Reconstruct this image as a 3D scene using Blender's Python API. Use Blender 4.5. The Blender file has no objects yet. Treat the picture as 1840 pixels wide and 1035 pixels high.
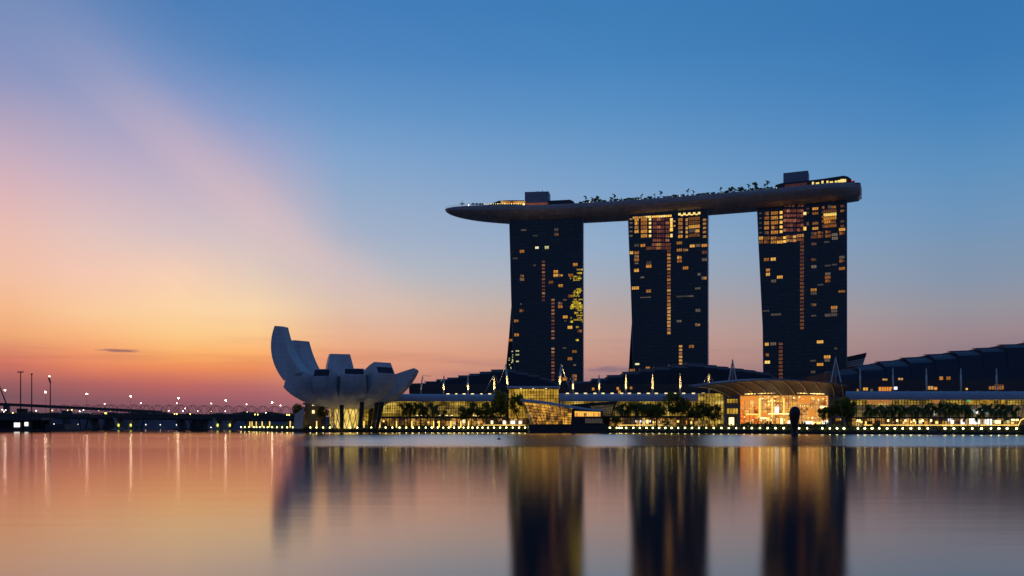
import bpy, math, random
from mathutils import Vector, Matrix
random.seed(7)
C = bpy.context.scene.collection
S = bpy.context.scene
# ------------------------------------------------------------------ camera
F, HZ, CX, CH = 1560.0, 764.0, 920.0, 4.5
cam = bpy.data.cameras.new('camera')
cam.sensor_width = 36.0
cam.lens = 36.0 * F / 1840.0
cam.shift_y = (HZ - 517.5) / 1840.0
cam.clip_start = 0.5
cam.clip_end = 60000
co = bpy.data.objects.new('camera', cam)
C.objects.link(co)
co.location = (0, 0, CH)
co.rotation_euler = (math.radians(90), 0, 0)
S.camera = co
S.view_settings.view_transform = 'Standard'
S.view_settings.look = 'None'
S.view_settings.exposure = 0
S.view_settings.gamma = 1

def lin(c):
    c = c / 255.0
    return c / 12.92 if c <= 0.04045 else ((c + 0.055) / 1.055) ** 2.4
def rgb(r, g, b):
    return (lin(r), lin(g), lin(b), 1.0)

# ------------------------------------------------------------------ world: dawn sky by direction
W = bpy.data.worlds.new('World')
S.world = W
W.use_nodes = True
nt = W.node_tree
nt.nodes.clear()
class NT:
    """small helper for node graphs"""
    def __init__(s, t): s.t = t
    def n(s, kind, **kw):
        a = s.t.nodes.new(kind)
        for k, v in kw.items(): setattr(a, k, v)
        return a
    def link(s, a, b): s.t.links.new(a, b)
    def put(s, sock, v):
        if hasattr(v, 'is_output'): s.t.links.new(v, sock)
        else: sock.default_value = v
    def math(s, op, a, b=0.0, c=0.0, clamp=False):
        m = s.n('ShaderNodeMath', operation=op, use_clamp=clamp)
        s.put(m.inputs[0], a); s.put(m.inputs[1], b)
        if len(m.inputs) > 2: s.put(m.inputs[2], c)
        return m.outputs[0]
    def rng(s, v, a, b, c=0.0, d=1.0, mode='SMOOTHSTEP'):
        m = s.n('ShaderNodeMapRange', interpolation_type=mode)
        m.clamp = True if mode == 'LINEAR' else m.clamp
        s.put(m.inputs[0], v); m.inputs[1].default_value = a; m.inputs[2].default_value = b
        m.inputs[3].default_value = c; m.inputs[4].default_value = d
        return m.outputs[0]
    def ramp(s, v, stops, mode='LINEAR'):
        r = s.n('ShaderNodeValToRGB')
        r.color_ramp.interpolation = mode
        e = r.color_ramp.elements
        while len(e) < len(stops): e.new(0.5)
        for i, (p, c) in enumerate(stops):
            e[i].position = p; e[i].color = c
        s.put(r.inputs[0], v)
        return r.outputs[0]
    def mix(s, f, a, b, blend='MIX'):
        m = s.n('ShaderNodeMix', data_type='RGBA', blend_type=blend)
        s.put(m.inputs[0], f); s.put(m.inputs[6], a); s.put(m.inputs[7], b)
        return m.outputs[2]
    def noise(s, vec, scale, detail=3, rough=0.5, dist=0.0):
        m = s.n('ShaderNodeTexNoise')
        if vec is not None: s.put(m.inputs['Vector'], vec)
        m.inputs['Scale'].default_value = scale; m.inputs['Detail'].default_value = detail
        m.inputs['Roughness'].default_value = rough; m.inputs['Distortion'].default_value = dist
        return m.outputs[0]
    def mapping(s, vec, scale=(1, 1, 1), loc=(0, 0, 0), rot=(0, 0, 0)):
        m = s.n('ShaderNodeMapping')
        s.put(m.inputs[0], vec)
        m.inputs[1].default_value = loc; m.inputs[2].default_value = rot; m.inputs[3].default_value = scale
        return m.outputs[0]
    def combine(s, x, y, z):
        m = s.n('ShaderNodeCombineXYZ')
        for i, v in enumerate((x, y, z)): s.put(m.inputs[i], v)
        return m.outputs[0]
w = NT(nt)
tc = w.n('ShaderNodeTexCoord')
sep = w.n('ShaderNodeSeparateXYZ')
w.link(tc.outputs['Generated'], sep.inputs[0])
dx, dy, dz = sep.outputs
az = w.math('ARCTAN2', dx, dy)
el = w.math('ARCSINE', dz)
DEG = math.pi / 180
def elv(px, py):
    return math.atan((HZ - py) / F * math.cos(math.atan((px - CX) / F)))
EMAX = math.radians(90)
def column(px, rows):
    """elevation colour column read off the photograph at azimuth of px"""
    st = []
    for py, c in rows:
        st.append((max(0.0, elv(px, py)) / EMAX, rgb(*c)))
    top = rows[-1][1]
    st.append((50 / 90, rgb(top[0] * .80, top[1] * .86, top[2] * .93)))
    st.append((1.0, rgb(40, 84, 140)))
    return st
sky_cols = [
 (20, [(745, (108, 80, 92)), (715, (124, 86, 95)), (690, (152, 94, 97)), (650, (214, 120, 99)), (600, (240, 170, 119)), (550, (246, 186, 142)), (490, (242, 193, 166)), (420, (236, 190, 176)), (350, (222, 182, 184)), (280, (201, 174, 191)), (210, (174, 162, 190)), (140, (142, 150, 191)), (70, (128, 145, 190)), (0, (115, 140, 186))]),
 (160, [(745, (114, 81, 94)), (720, (136, 88, 97)), (690, (176, 100, 98)), (665, (222, 126, 96)), (640, (242, 152, 103)), (600, (250, 185, 129)), (560, (250, 202, 155)), (490, (246, 201, 180)), (420, (229, 198, 190)), (350, (212, 184, 194)), (280, (186, 171, 196)), (210, (162, 160, 195)), (140, (132, 149, 193)), (70, (114, 141, 190)), (0, (100, 134, 185))]),
 (320, [(745, (120, 82, 96)), (720, (150, 90, 99)), (690, (194, 106, 98)), (660, (238, 142, 92)), (640, (251, 174, 102)), (600, (252, 203, 139)), (550, (253, 213, 167)), (490, (249, 211, 182)), (420, (214, 197, 199)), (350, (198, 182, 198)), (280, (178, 168, 198)), (210, (148, 157, 198)), (140, (117, 146, 196)), (70, (94, 135, 189)), (0, (78, 126, 183))]),
 (460, [(745, (128, 88, 100)), (715, (162, 98, 106)), (695, (188, 110, 105)), (661, (236, 142, 92)), (640, (252, 173, 104)), (600, (252, 203, 144)), (556, (249, 214, 170)), (490, (224, 205, 190)), (417, (206, 194, 199)), (348, (190, 178, 196)), (264, (158, 164, 201)), (208, (128, 155, 201)), (100, (84, 134, 190)), (0, (74, 126, 184))]),
 (620, [(745, (140, 95, 108)), (715, (175, 115, 112)), (680, (214, 142, 118)), (640, (235, 163, 124)), (600, (232, 180, 148)), (550, (218, 192, 174)), (490, (188, 188, 195)), (420, (164, 177, 200)), (350, (148, 171, 202)), (280, (129, 164, 205)), (200, (104, 150, 200)), (100, (80, 134, 192)), (0, (68, 125, 186))]),
 (1100, [(745, (128, 104, 122)), (700, (134, 110, 124)), (675, (168, 128, 128)), (650, (194, 145, 131)), (610, (200, 159, 145)), (560, (185, 165, 160)), (500, (164, 172, 186)), (450, (149, 173, 200)), (400, (138, 169, 204)), (300, (114, 157, 201)), (200, (89, 144, 196)), (100, (70, 131, 189)), (0, (61, 124, 182))]),
 (1720, [(745, (110, 98, 118)), (690, (132, 112, 125)), (640, (148, 124, 131)), (600, (155, 135, 141)), (550, (148, 147, 158)), (500, (133, 149, 172)), (450, (124, 149, 178)), (400, (113, 149, 186)), (300, (93, 144, 190)), (200, (72, 132, 188)), (100, (60, 122, 181)), (0, (55, 117, 176))]),
]
eln = w.math('DIVIDE', el, EMAX, clamp=True)
prev = None
for i, (px, rows) in enumerate(sky_cols):
    rr = w.ramp(eln, column(px, rows))
    a = math.atan((px - CX) / F)
    if prev is None: prev = rr
    else: prev = w.mix(w.rng(az, pa, a, mode='LINEAR'), prev, rr)
    pa = a
# thin rose veil of high cloud on the left, its edge running down to the right
d1 = w.math('ADD', w.math('MULTIPLY', az, 0.622), w.math('MULTIPLY', el, 0.782))
vec = w.combine(w.math('MULTIPLY', d1, 9.0), w.math('SUBTRACT', w.math('MULTIPLY', el, 1.24), w.math('MULTIPLY', az, 1.56)), 0.0)
n1 = w.noise(vec, 1.6, 4, 0.55, 0.3)
edge = w.math('ADD', d1, w.math('MULTIPLY', w.math('SUBTRACT', n1, 0.5), 0.06))
# px(400,200): az=-.32 el=.33 -> d1=-.10 ; px(600,580): az=-.2 el=.115 -> -.11
veil = w.math('MULTIPLY', w.rng(edge, 0.085, 0.005), w.rng(az, -0.62, -0.40))
veil = w.math('MULTIPLY', veil, w.rng(el, 0.10, 0.20))
veil = w.math('MULTIPLY', veil, w.rng(el, 0.50, 0.30))
vcol = w.ramp(w.math('MULTIPLY', el, 2.0), [(0.0, rgb(252, 180, 130)), (0.22, rgb(248, 190, 150)), (0.36, rgb(224, 190, 184)), (0.5, rgb(196, 180, 198)), (0.7, rgb(150, 160, 200)), (1, rgb(120, 142, 192))])
streak = w.noise(w.mapping(vec, (5.0, 0.7, 1)), 1.3, 5, 0.6)
veil = w.math('MULTIPLY', veil, w.rng(streak, 0.2, 0.8, 0.12, 0.45, 'LINEAR'))
skyc = w.mix(veil, prev, vcol)
# faint bright ray of the veil near its edge
ray = w.math('MULTIPLY', w.rng(w.math('ABSOLUTE', w.math('ADD', edge, -0.004)), 0.05, 0.0), w.math('MULTIPLY', w.rng(el, 0.06, 0.2), w.rng(el, 0.46, 0.25)))
ray = w.math('MULTIPLY', ray, w.rng(az, -0.62, -0.35))
skyc = w.mix(w.math('MULTIPLY', ray, 0.24), skyc, rgb(236, 196, 190))
# low mauve bars of cloud near the horizon
lv = w.combine(w.math('MULTIPLY', az, 5.0), w.math('MULTIPLY', el, 85.0), 0.3)
bars = w.rng(w.noise(lv, 1.0, 4, 0.55), 0.48, 0.72)
bars = w.math('MULTIPLY', bars, w.math('MULTIPLY', w.rng(el, 0.014, 0.03), w.rng(el, 0.13, 0.05)))
skyc = w.mix(w.math('MULTIPLY', bars, 0.30), skyc, w.mix(w.rng(az, -0.2, 0.05), rgb(176, 96, 100), rgb(112, 100, 128)))
# one small dark cloud low on the left
def blob(px, py, wx, wy):
    a0 = math.atan((px - CX) / F); e0 = elv(px, py)
    u = w.math('DIVIDE', w.math('SUBTRACT', az, a0), wx)
    v = w.math('DIVIDE', w.math('SUBTRACT', el, e0), wy)
    nn = w.math('MULTIPLY', w.math('SUBTRACT', w.noise(w.combine(w.math('MULTIPLY', az, 60.0), w.math('MULTIPLY', el, 260.0), 0.0), 1.0, 3), 0.5), 1.4)
    r = w.math('ADD', w.math('SQRT', w.math('ADD', w.math('MULTIPLY', u, u), w.math('MULTIPLY', v, v))), nn)
    return w.rng(r, 1.1, 0.3)
skyc = w.mix(w.math('MULTIPLY', blob(214, 630, 0.021, 0.0022), 0.75), skyc, rgb(125, 90, 105))
skyc = w.mix(w.math('MULTIPLY', blob(1096, 664, 0.03, 0.004), 0.5), skyc, rgb(112, 98, 122))
# the dim blue western half of the sky behind the camera
west = w.ramp(eln, [(0.0, rgb(78, 86, 118)), (0.12, rgb(80, 95, 135)), (0.4, rgb(62, 90, 142)), (1.0, rgb(40, 84, 140))])
absaz = w.math('ABSOLUTE', az)
skyc = w.mix(w.rng(absaz, 0.62, 1.5), skyc, west)
below = w.rng(el, -0.001, -0.03)
skyc = w.mix(below, skyc, (0.02, 0.024, 0.035, 1))
bg = w.n('ShaderNodeBackground')
w.link(skyc, bg.inputs[0])
bg.inputs[1].default_value = 1.0
wo = w.n('ShaderNodeOutputWorld')
w.link(bg.outputs[0], wo.inputs[0])

# ------------------------------------------------------------------ helpers
def P(px, py, D):
    return Vector(((px - CX) / F * D, D, CH + (HZ - py) / F * D))
def PX(px, D): return (px - CX) / F * D
def PZ(py, D): return CH + (HZ - py) / F * D

def tag(o, label=None, cat=None, group=None, kind=None):
    if label: o['label'] = label
    if cat: o['category'] = cat
    if group: o['group'] = group
    if kind: o['kind'] = kind
    return o
def thing(name, label, cat, loc=(0, 0, 0), group=None):
    o = bpy.data.objects.new(name, None)
    C.objects.link(o)
    o.location = loc
    o.empty_display_size = 1
    return tag(o, label, cat, group)
def base_of(o):
    v = Vector((0, 0, 0))
    while o is not None:
        v += Vector(o.location); o = o.parent
    return v
def copy_tree(o, parent=None):
    c = o.copy()
    C.objects.link(c)
    if parent is not None: c.parent = parent
    for ch in list(o.children): copy_tree(ch, c)
    return c

class MB:
    def __init__(s): s.v = []; s.f = []; s.m = []
    def quad(s, a, b, c, d, m=0):
        i = len(s.v); s.v += [Vector(a), Vector(b), Vector(c), Vector(d)]; s.f.append((i, i + 1, i + 2, i + 3)); s.m.append(m)
    def tri(s, a, b, c, m=0):
        i = len(s.v); s.v += [Vector(a), Vector(b), Vector(c)]; s.f.append((i, i + 1, i + 2)); s.m.append(m)
    def hexa(s, b, t, m=0):
        """8 corners: bottom ring b[4], top ring t[4]"""
        i = len(s.v); s.v += [Vector(p) for p in b] + [Vector(p) for p in t]
        for q in ((3, 2, 1, 0), (4, 5, 6, 7), (0, 1, 5, 4), (1, 2, 6, 5), (2, 3, 7, 6), (3, 0, 4, 7)):
            s.f.append(tuple(i + k for k in q)); s.m.append(m)
    def box(s, x0, x1, y0, y1, z0, z1, m=0):
        s.hexa([(x0, y0, z0), (x1, y0, z0), (x1, y1, z0), (x0, y1, z0)], [(x0, y0, z1), (x1, y0, z1), (x1, y1, z1), (x0, y1, z1)], m)
    def tube(s, a, b, r0, r1=None, n=8, m=0, caps=True):
        a = Vector(a); b = Vector(b); r1 = r0 if r1 is None else r1
        d = (b - a).normalized()
        u = d.orthogonal().normalized(); v = d.cross(u)
        i = len(s.v)
        for p, r in ((a, r0), (b, r1)):
            for k in range(n):
                t = 2 * math.pi * k / n
                s.v.append(p + u * math.cos(t) * r + v * math.sin(t) * r)
        for k in range(n):
            s.f.append((i + k, i + (k + 1) % n, i + n + (k + 1) % n, i + n + k)); s.m.append(m)
        if caps:
            s.f.append(tuple(i + k for k in range(n - 1, -1, -1))); s.m.append(m)
            s.f.append(tuple(i + n + k for k in range(n))); s.m.append(m)
    def path(s, pts, r, n=6, m=0):
        for a, b in zip(pts[:-1], pts[1:]): s.tube(a, b, r, r, n, m, caps=True)
    def grid(s, rows, m=0, closed=False):
        """rows of points -> quads"""
        i0 = len(s.v); n = len(rows[0])
        for r in rows: s.v += [Vector(p) for p in r]
        for j in range(len(rows) - 1):
            for k in range(n if closed else n - 1):
                k2 = (k + 1) % n
                s.f.append((i0 + j * n + k, i0 + j * n + k2, i0 + (j + 1) * n + k2, i0 + (j + 1) * n + k)); s.m.append(m)
    def poly(s, pts, m=0):
        i = len(s.v); s.v += [Vector(p) for p in pts]; s.f.append(tuple(range(i, i + len(pts)))); s.m.append(m)
    def lathe(s, c, prof, n=16, m=0):
        c = Vector(c)
        rows = [[c + Vector((r * math.cos(2 * math.pi * k / n), r * math.sin(2 * math.pi * k / n), z)) for k in range(n)] for r, z in prof]
        s.grid(rows, m, closed=True)
        s.poly(rows[0][::-1], m); s.poly(rows[-1], m)
    def sphere(s, c, r, n=8, sz=1.0, m=0):
        prof = [(max(0.02 * r, r * math.sin(math.pi * k / n)), -r * sz * math.cos(math.pi * k / n)) for k in range(n + 1)]
        s.lathe(c, prof, n + 2, m)
    def extrude(s, prof, x0, x1, m=0):
        """closed (y,z) profile extruded along X"""
        a = [Vector((x0, y, z)) for y, z in prof]; b = [Vector((x1, y, z)) for y, z in prof]
        s.grid([a, b], m, closed=True); s.poly(a[::-1], m); s.poly(b, m)
    def build(s, name, mats, parent=None, smooth=False, autosmooth=None):
        me = bpy.data.meshes.new(name)
        off = base_of(parent) if parent is not None else Vector((0, 0, 0))
        me.from_pydata([tuple(p - off) for p in s.v], [], s.f)
        if not isinstance(mats, (list, tuple)): mats = [mats]
        for x in mats: me.materials.append(x)
        for p, k in zip(me.polygons, s.m): p.material_index = min(k, len(mats) - 1)
        if smooth:
            for p in me.polygons: p.use_smooth = True
        import bmesh
        bm = bmesh.new(); bm.from_mesh(me)
        bmesh.ops.remove_doubles(bm, verts=bm.verts, dist=0.0005)
        if smooth is not None and not getattr(s, 'open', False):
            bmesh.ops.recalc_face_normals(bm, faces=bm.faces)
        bm.to_mesh(me); bm.free()
        if smooth and autosmooth: me.set_sharp_from_angle(angle=math.radians(autosmooth))
        o = bpy.data.objects.new(name, me)
        C.objects.link(o)
        if parent is not None: o.parent = parent
        return o

# ------------------------------------------------------------------ materials
def new_mat(name):
    m = bpy.data.materials.new(name); m.use_nodes = True
    t = NT(m.node_tree); b = m.node_tree.nodes['Principled BSDF']
    return m, t, b
def mat(name, col, rough=0.6, metal=0.0, var=0.25, scale=0.4, spec=0.5, bump=0.0):
    """plain surface with a little procedural wear"""
    m, t, b = new_mat(name)
    tcn = t.n('ShaderNodeTexCoord')
    nz = t.noise(tcn.outputs['Object'], scale, 5, 0.6)
    c0 = tuple(x * (1 - var) for x in col) + (1,); c1 = tuple(min(1, x * (1 + var)) for x in col) + (1,)
    t.put(b.inputs['Base Color'], t.ramp(nz, [(0.3, c0), (0.7, c1)]))
    t.put(b.inputs['Roughness'], t.rng(nz, 0.2, 0.8, max(0.02, rough - 0.1), min(1, rough + 0.1), 'LINEAR'))
    b.inputs['Metallic'].default_value = metal
    b.inputs['Specular IOR Level'].default_value = spec
    if bump:
        bn = t.n('ShaderNodeBump'); bn.inputs['Strength'].default_value = bump
        t.put(bn.inputs['Height'], t.noise(tcn.outputs['Object'], scale * 6, 4)); t.link(bn.outputs[0], b.inputs['Normal'])
    return m
def glow(name, col, strength):
    m, t, b = new_mat(name)
    b.inputs['Base Color'].default_value = (*col, 1); b.inputs['Emission Color'].default_value = (*col, 1)
    b.inputs['Emission Strength'].default_value = strength
    return m
def lit_glass(name, stops, strength, cell=(3.0, 2.4), nscale=0.12, spots=0.0, vscale=(1, 1, 1), base=(0.02, 0.02, 0.02)):
    """glass wall with a lit interior: uneven light by bay and by floor, bright lamps here and there"""
    m, t, b = new_mat(name)
    tcn = t.n('ShaderNodeTexCoord')
    ob = tcn.outputs['Object']
    sp = t.n('ShaderNodeSeparateXYZ'); t.link(ob, sp.inputs[0])
    xx = t.math('FLOOR', t.math('DIVIDE', sp.outputs[0], cell[0])); zz = t.math('FLOOR', t.math('DIVIDE', sp.outputs[2], cell[1]))
    wn = t.n('ShaderNodeTexWhiteNoise', noise_dimensions='2D')
    t.put(wn.inputs['Vector'], t.combine(xx, zz, 0.0))
    big = t.noise(t.mapping(ob, vscale), nscale, 4, 0.6)
    fine = t.noise(t.mapping(ob, (1, 1, 1.6)), nscale * 9, 3, 0.6)
    v = t.math('ADD', t.math('MULTIPLY', big, 0.62), t.math('ADD', t.math('MULTIPLY', wn.outputs[0], 0.22), t.math('MULTIPLY', fine, 0.34)))
    v = t.math('SUBTRACT', v, 0.09)
    col = t.ramp(v, stops)
    st = strength
    t.put(b.inputs['Emission Color'], col)
    if spots:
        vo = t.n('ShaderNodeTexVoronoi'); t.link(ob, vo.inputs['Vector']); vo.inputs['Scale'].default_value = 0.33
        sp2 = t.rng(vo.outputs['Distance'], 0.22, 0.08)
        st = t.math('ADD', t.math('MULTIPLY', sp2, spots), strength)
    t.put(b.inputs['Emission Strength'], st)
    b.inputs['Base Color'].default_value = (*base, 1); b.inputs['Roughness'].default_value = 0.12
    return m

M = {}
M['hull'] = mat('hull metal', (0.50, 0.38, 0.30), 0.45, 0.25, 0.12, 0.05)
M['fascia'] = mat('fascia metal', (0.34, 0.32, 0.33), 0.45, 0.2, 0.1, 0.08)
def hull_mat(name, ca, cb, rough, sx):
    m, t, b = new_mat(name)
    ob = t.n('ShaderNodeTexCoord').outputs['Object']
    sp = t.n('ShaderNodeSeparateXYZ'); t.link(ob, sp.inputs[0])
    ux = t.math('DIVIDE', sp.outputs[0], sx); xf = t.math('FRACT', ux); zf = t.math('FRACT', t.math('DIVIDE', sp.outputs[2], 2.1))
    seam = t.math('MAXIMUM', t.rng(xf, 0.92, 0.96, mode='LINEAR'), t.rng(zf, 0.86, 0.93, mode='LINEAR'))
    wn = t.n('ShaderNodeTexWhiteNoise', noise_dimensions='2D'); t.put(wn.inputs['Vector'], t.combine(t.math('FLOOR', ux), t.math('FLOOR', t.math('DIVIDE', sp.outputs[2], 2.1)), 0.0))
    nz = t.noise(t.mapping(ob, (.03, .03, .2)), 1.0, 4, .6)
    v = t.math('ADD', t.math('MULTIPLY', nz, .7), t.math('MULTIPLY', wn.outputs[0], .3))
    base = t.ramp(v, [(.3, (*ca, 1)), (.7, (*cb, 1))])
    t.put(b.inputs['Base Color'], t.mix(t.math('MULTIPLY', seam, .5), base, tuple(x * .45 for x in ca) + (1,)))
    b.inputs['Roughness'].default_value = rough; b.inputs['Metallic'].default_value = .25
    return m
M['hull'] = hull_mat('hull metal', (0.40, 0.29, 0.22), (0.56, 0.43, 0.34), .45, 4.5)
M['fascia'] = hull_mat('fascia metal', (0.27, 0.255, 0.26), (0.38, 0.355, 0.36), .45, 6.0)
M['deck'] = mat('deck paving', (0.12, 0.11, 0.10), 0.8)
M['dark'] = mat('dark metal', (0.018, 0.019, 0.022), 0.5, 0.3)
M['charcoal'] = mat('charcoal cladding', (0.03, 0.033, 0.04), 0.5, 0.0, 0.2, 0.15)
M['box'] = mat('slate panel', (0.17, 0.20, 0.25), 0.5, 0.0, 0.1, 0.2)
def panel_mat():
    m, t, b = new_mat('white panels')
    tcn = t.n('ShaderNodeTexCoord'); ob = tcn.outputs['Object']
    sp = t.n('ShaderNodeSeparateXYZ'); t.link(ob, sp.inputs[0])
    zf = t.math('FRACT', t.math('DIVIDE', sp.outputs[2], 3.2)); xf = t.math('FRACT', t.math('DIVIDE', t.math('ADD', sp.outputs[0], t.math('MULTIPLY', sp.outputs[1], .6)), 4.2))
    seam = t.math('MAXIMUM', t.rng(zf, 0.93, 0.97, mode='LINEAR'), t.rng(xf, 0.94, 0.98, mode='LINEAR'))
    nz = t.noise(t.mapping(ob, (.12, .12, .05)), 1.0, 5, .65)
    base = t.ramp(nz, [(0.3, (0.36, 0.36, 0.365, 1)), (0.55, (0.48, 0.48, 0.485, 1)), (0.75, (0.54, 0.54, 0.54, 1))])
    t.put(b.inputs['Base Color'], t.mix(t.math('MULTIPLY', seam, .6), base, (0.20, 0.20, 0.205, 1)))
    t.put(b.inputs['Roughness'], t.rng(nz, .3, .7, .35, .6, 'LINEAR'))
    return m
M['white'] = panel_mat()
M['steel'] = mat('pale steel', (0.55, 0.54, 0.52), 0.4, 0.3, 0.1)
M['canopy'] = mat('canopy sheet', (0.30, 0.30, 0.34), 0.45, 0.1, 0.12, 0.12)
M['archsheet'] = mat('arched canopy sheet', (0.13, 0.125, 0.17), 0.5, 0.0, 0.15, 0.12)
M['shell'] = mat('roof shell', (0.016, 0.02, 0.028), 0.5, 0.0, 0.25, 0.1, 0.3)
M['skylit_sheet'] = mat('skylit roof sheet', (0.07, 0.072, 0.078), 0.5, 0.0, 0.2, 0.1, 0.3)  # lighter than the shell: sky light on the crest slope put into colour
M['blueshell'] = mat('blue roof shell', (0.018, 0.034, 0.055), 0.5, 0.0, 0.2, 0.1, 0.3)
M['skylit_edge'] = mat('skylit roof edge', (0.16, 0.17, 0.20), 0.4, 0.2, 0.15, 0.2)  # pale tone stands for sky light on the crest edge
M['concrete'] = mat('concrete', (0.20, 0.19, 0.18), 0.8, 0, 0.25, 0.25, 0.3, 0.2)
M['navybank'] = mat('dark bank', (0.07, 0.085, 0.12), 0.9, 0, 0.3, 0.05)
M['darkconc'] = mat('blackish concrete', (0.035, 0.035, 0.035), 0.8, 0, 0.35, 0.3)
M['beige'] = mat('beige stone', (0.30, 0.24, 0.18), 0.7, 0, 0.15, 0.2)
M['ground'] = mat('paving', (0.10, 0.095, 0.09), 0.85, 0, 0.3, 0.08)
M['bark'] = mat('bark', (0.07, 0.055, 0.04), 0.9, 0, 0.3, 1.5)
M['bronze'] = mat('dark bronze', (0.02, 0.017, 0.016), 0.45, 0.4, 0.3, 0.6)
def leafmat(name, a, b_):
    m, t, b = new_mat(name)
    g = t.n('ShaderNodeNewGeometry')
    tcn = t.n('ShaderNodeTexCoord')
    nz = t.noise(tcn.outputs['Object'], 0.7, 3)
    v = t.math('ADD', t.math('MULTIPLY', g.outputs['Random Per Island'], 0.5), t.math('MULTIPLY', nz, 0.5))
    t.put(b.inputs['Base Color'], t.ramp(v, [(0.25, (*a, 1)), (0.75, (*b_, 1))]))
    b.inputs['Roughness'].default_value = 0.6
    tr = t.n('ShaderNodeBsdfTranslucent'); tr.inputs[0].default_value = (b_[0] * 2.4, b_[1] * 2.4, b_[2] * 1.4, 1)
    mx = t.n('ShaderNodeMixShader'); mx.inputs[0].default_value = 0.55
    out = [n for n in m.node_tree.nodes if n.type == 'OUTPUT_MATERIAL'][0]
    t.link(b.outputs[0], mx.inputs[1]); t.link(tr.outputs[0], mx.inputs[2]); t.link(mx.outputs[0], out.inputs[0])
    return m
M['leaf'] = leafmat('broad leaves', (0.05, 0.07, 0.014), (0.14, 0.14, 0.03))
M['palm'] = leafmat('palm leaves', (0.05, 0.075, 0.014), (0.15, 0.16, 0.035))
M['hedge'] = leafmat('hedge leaves', (0.04, 0.06, 0.015), (0.10, 0.12, 0.03))
M['fartree'] = leafmat('distant leaves', (0.015, 0.022, 0.018), (0.04, 0.05, 0.035))
M['lamp'] = glow('globe lamp', (1.0, 0.92, 0.34), 10)
M['lampw'] = glow('white road lamp', (1.0, 0.74, 0.50), 45)
M['lampf'] = glow('small far lamp', (1.0, 0.85, 0.65), 14)
M['lampg'] = glow('amber far lamp', (1.0, 0.75, 0.15), 9)
M['led'] = glow('canopy lamp', (1.0, 0.80, 0.40), 2.2)
M['strip'] = glow('warm light strip', (1.0, 0.62, 0.14), 1.6)
M['post'] = glow('lit amber post', (1.0, 0.62, 0.13), 1.5)
M['whitescreen'] = glow('white lit screen', (1.0, 0.93, 0.78), 1.5)
M['bluescreen'] = glow('bluish lit screen', (0.72, 0.75, 1.0), 1.6)
M['doorlight'] = glow('bright doorway', (1.0, 0.74, 0.30), 2.4)
M['orangelight'] = glow('orange lit room', (1.0, 0.34, 0.05), 0.75)
M['redlight'] = glow('red beacon', (1.0, 0.03, 0.03), 1.2)
M['greenlight'] = glow('green lit panel', (0.05, 0.6, 0.25), 0.8)
M['underlight'] = glow('yellow floodlight', (0.85, 0.85, 0.12), 1.6)

def facade_mat():
    m, t, b = new_mat('tower glass')
    tcn = t.n('ShaderNodeTexCoord')
    ob = tcn.outputs['Object']
    sp = t.n('ShaderNodeSeparateXYZ'); t.link(ob, sp.inputs[0])
    zf = t.math('FRACT', t.math('DIVIDE', sp.outputs[2], 3.06)); xf = t.math('FRACT', t.math('DIVIDE', sp.outputs[0], 3.9))
    line = t.math('MAXIMUM', t.rng(zf, 0.80, 0.86, mode='LINEAR'), t.math('MULTIPLY', t.rng(xf, 0.90, 0.93, mode='LINEAR'), 0.6))
    xx = t.math('FLOOR', t.math('DIVIDE', sp.outputs[0], 3.9)); zz = t.math('FLOOR', t.math('DIVIDE', sp.outputs[2], 3.06))
    wn = t.n('ShaderNodeTexWhiteNoise', noise_dimensions='2D'); t.put(wn.inputs['Vector'], t.combine(xx, zz, 0.0))
    pane = t.ramp(wn.outputs[0], [(0.0, (0.018, 0.040, 0.050, 1)), (0.7, (0.024, 0.050, 0.062, 1)), (1.0, (0.036, 0.065, 0.078, 1))])
    t.put(b.inputs['Base Color'], t.mix(line, pane, (0.036, 0.060, 0.072, 1)))
    t.put(b.inputs['Roughness'], t.math('ADD', t.math('MULTIPLY', line, 0.3), t.math('MULTIPLY', wn.outputs[0], 0.12)))
    b.inputs['Specular IOR Level'].default_value = 0.35
    return m
M['facade'] = facade_mat()
def window_mat(name, stops, strength):
    """a lit room behind one window: brightness by window, curtain folds, lamps"""
    m, t, b = new_mat(name)
    oi = t.n('ShaderNodeObjectInfo'); tcn = t.n('ShaderNodeTexCoord'); g = t.n('ShaderNodeNewGeometry')
    pos = g.outputs['Position']
    nz = t.noise(t.mapping(pos, (1.3, 1.3, 1.1)), 1.3, 4, 0.65)
    v = t.math('ADD', t.math('MULTIPLY', nz, 0.85), t.math('MULTIPLY', oi.outputs['Random'], 0.35))
    v = t.math('SUBTRACT', v, 0.1)
    t.put(b.inputs['Emission Color'], t.ramp(v, stops))
    b.inputs['Emission Strength'].default_value = strength
    b.inputs['Base Color'].default_value = (0.03, 0.03, 0.03, 1); b.inputs['Roughness'].default_value = 0.2
    return m
M['win_warm'] = window_mat('warm lit window', [(0.28, (0.08, 0.022, 0.004, 1)), (0.5, (0.52, 0.18, 0.018, 1)), (0.65, (0.85, 0.40, 0.05, 1)), (0.82, (1.0, 0.72, 0.22, 1))], 0.95)
M['win_red'] = window_mat('reddish lit window', [(0.3, (0.02, 0.006, 0.005, 1)), (0.5, (0.10, 0.024, 0.014, 1)), (0.66, (0.30, 0.09, 0.04, 1)), (0.8, (0.8, 0.35, 0.12, 1))], 0.9)
M['win_corr'] = window_mat('corridor window', [(0.3, (0.05, 0.014, 0.005, 1)), (0.5, (0.34, 0.12, 0.025, 1)), (0.7, (0.8, 0.42, 0.10, 1)), (0.85, (1, .7, .3, 1))], 0.9)
M['win_corr2'] = window_mat('rosy corridor window', [(0.3, (0.05, 0.014, 0.01, 1)), (0.5, (0.24, 0.075, 0.03, 1)), (0.8, (0.6, 0.3, 0.14, 1))], 0.75)
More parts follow.
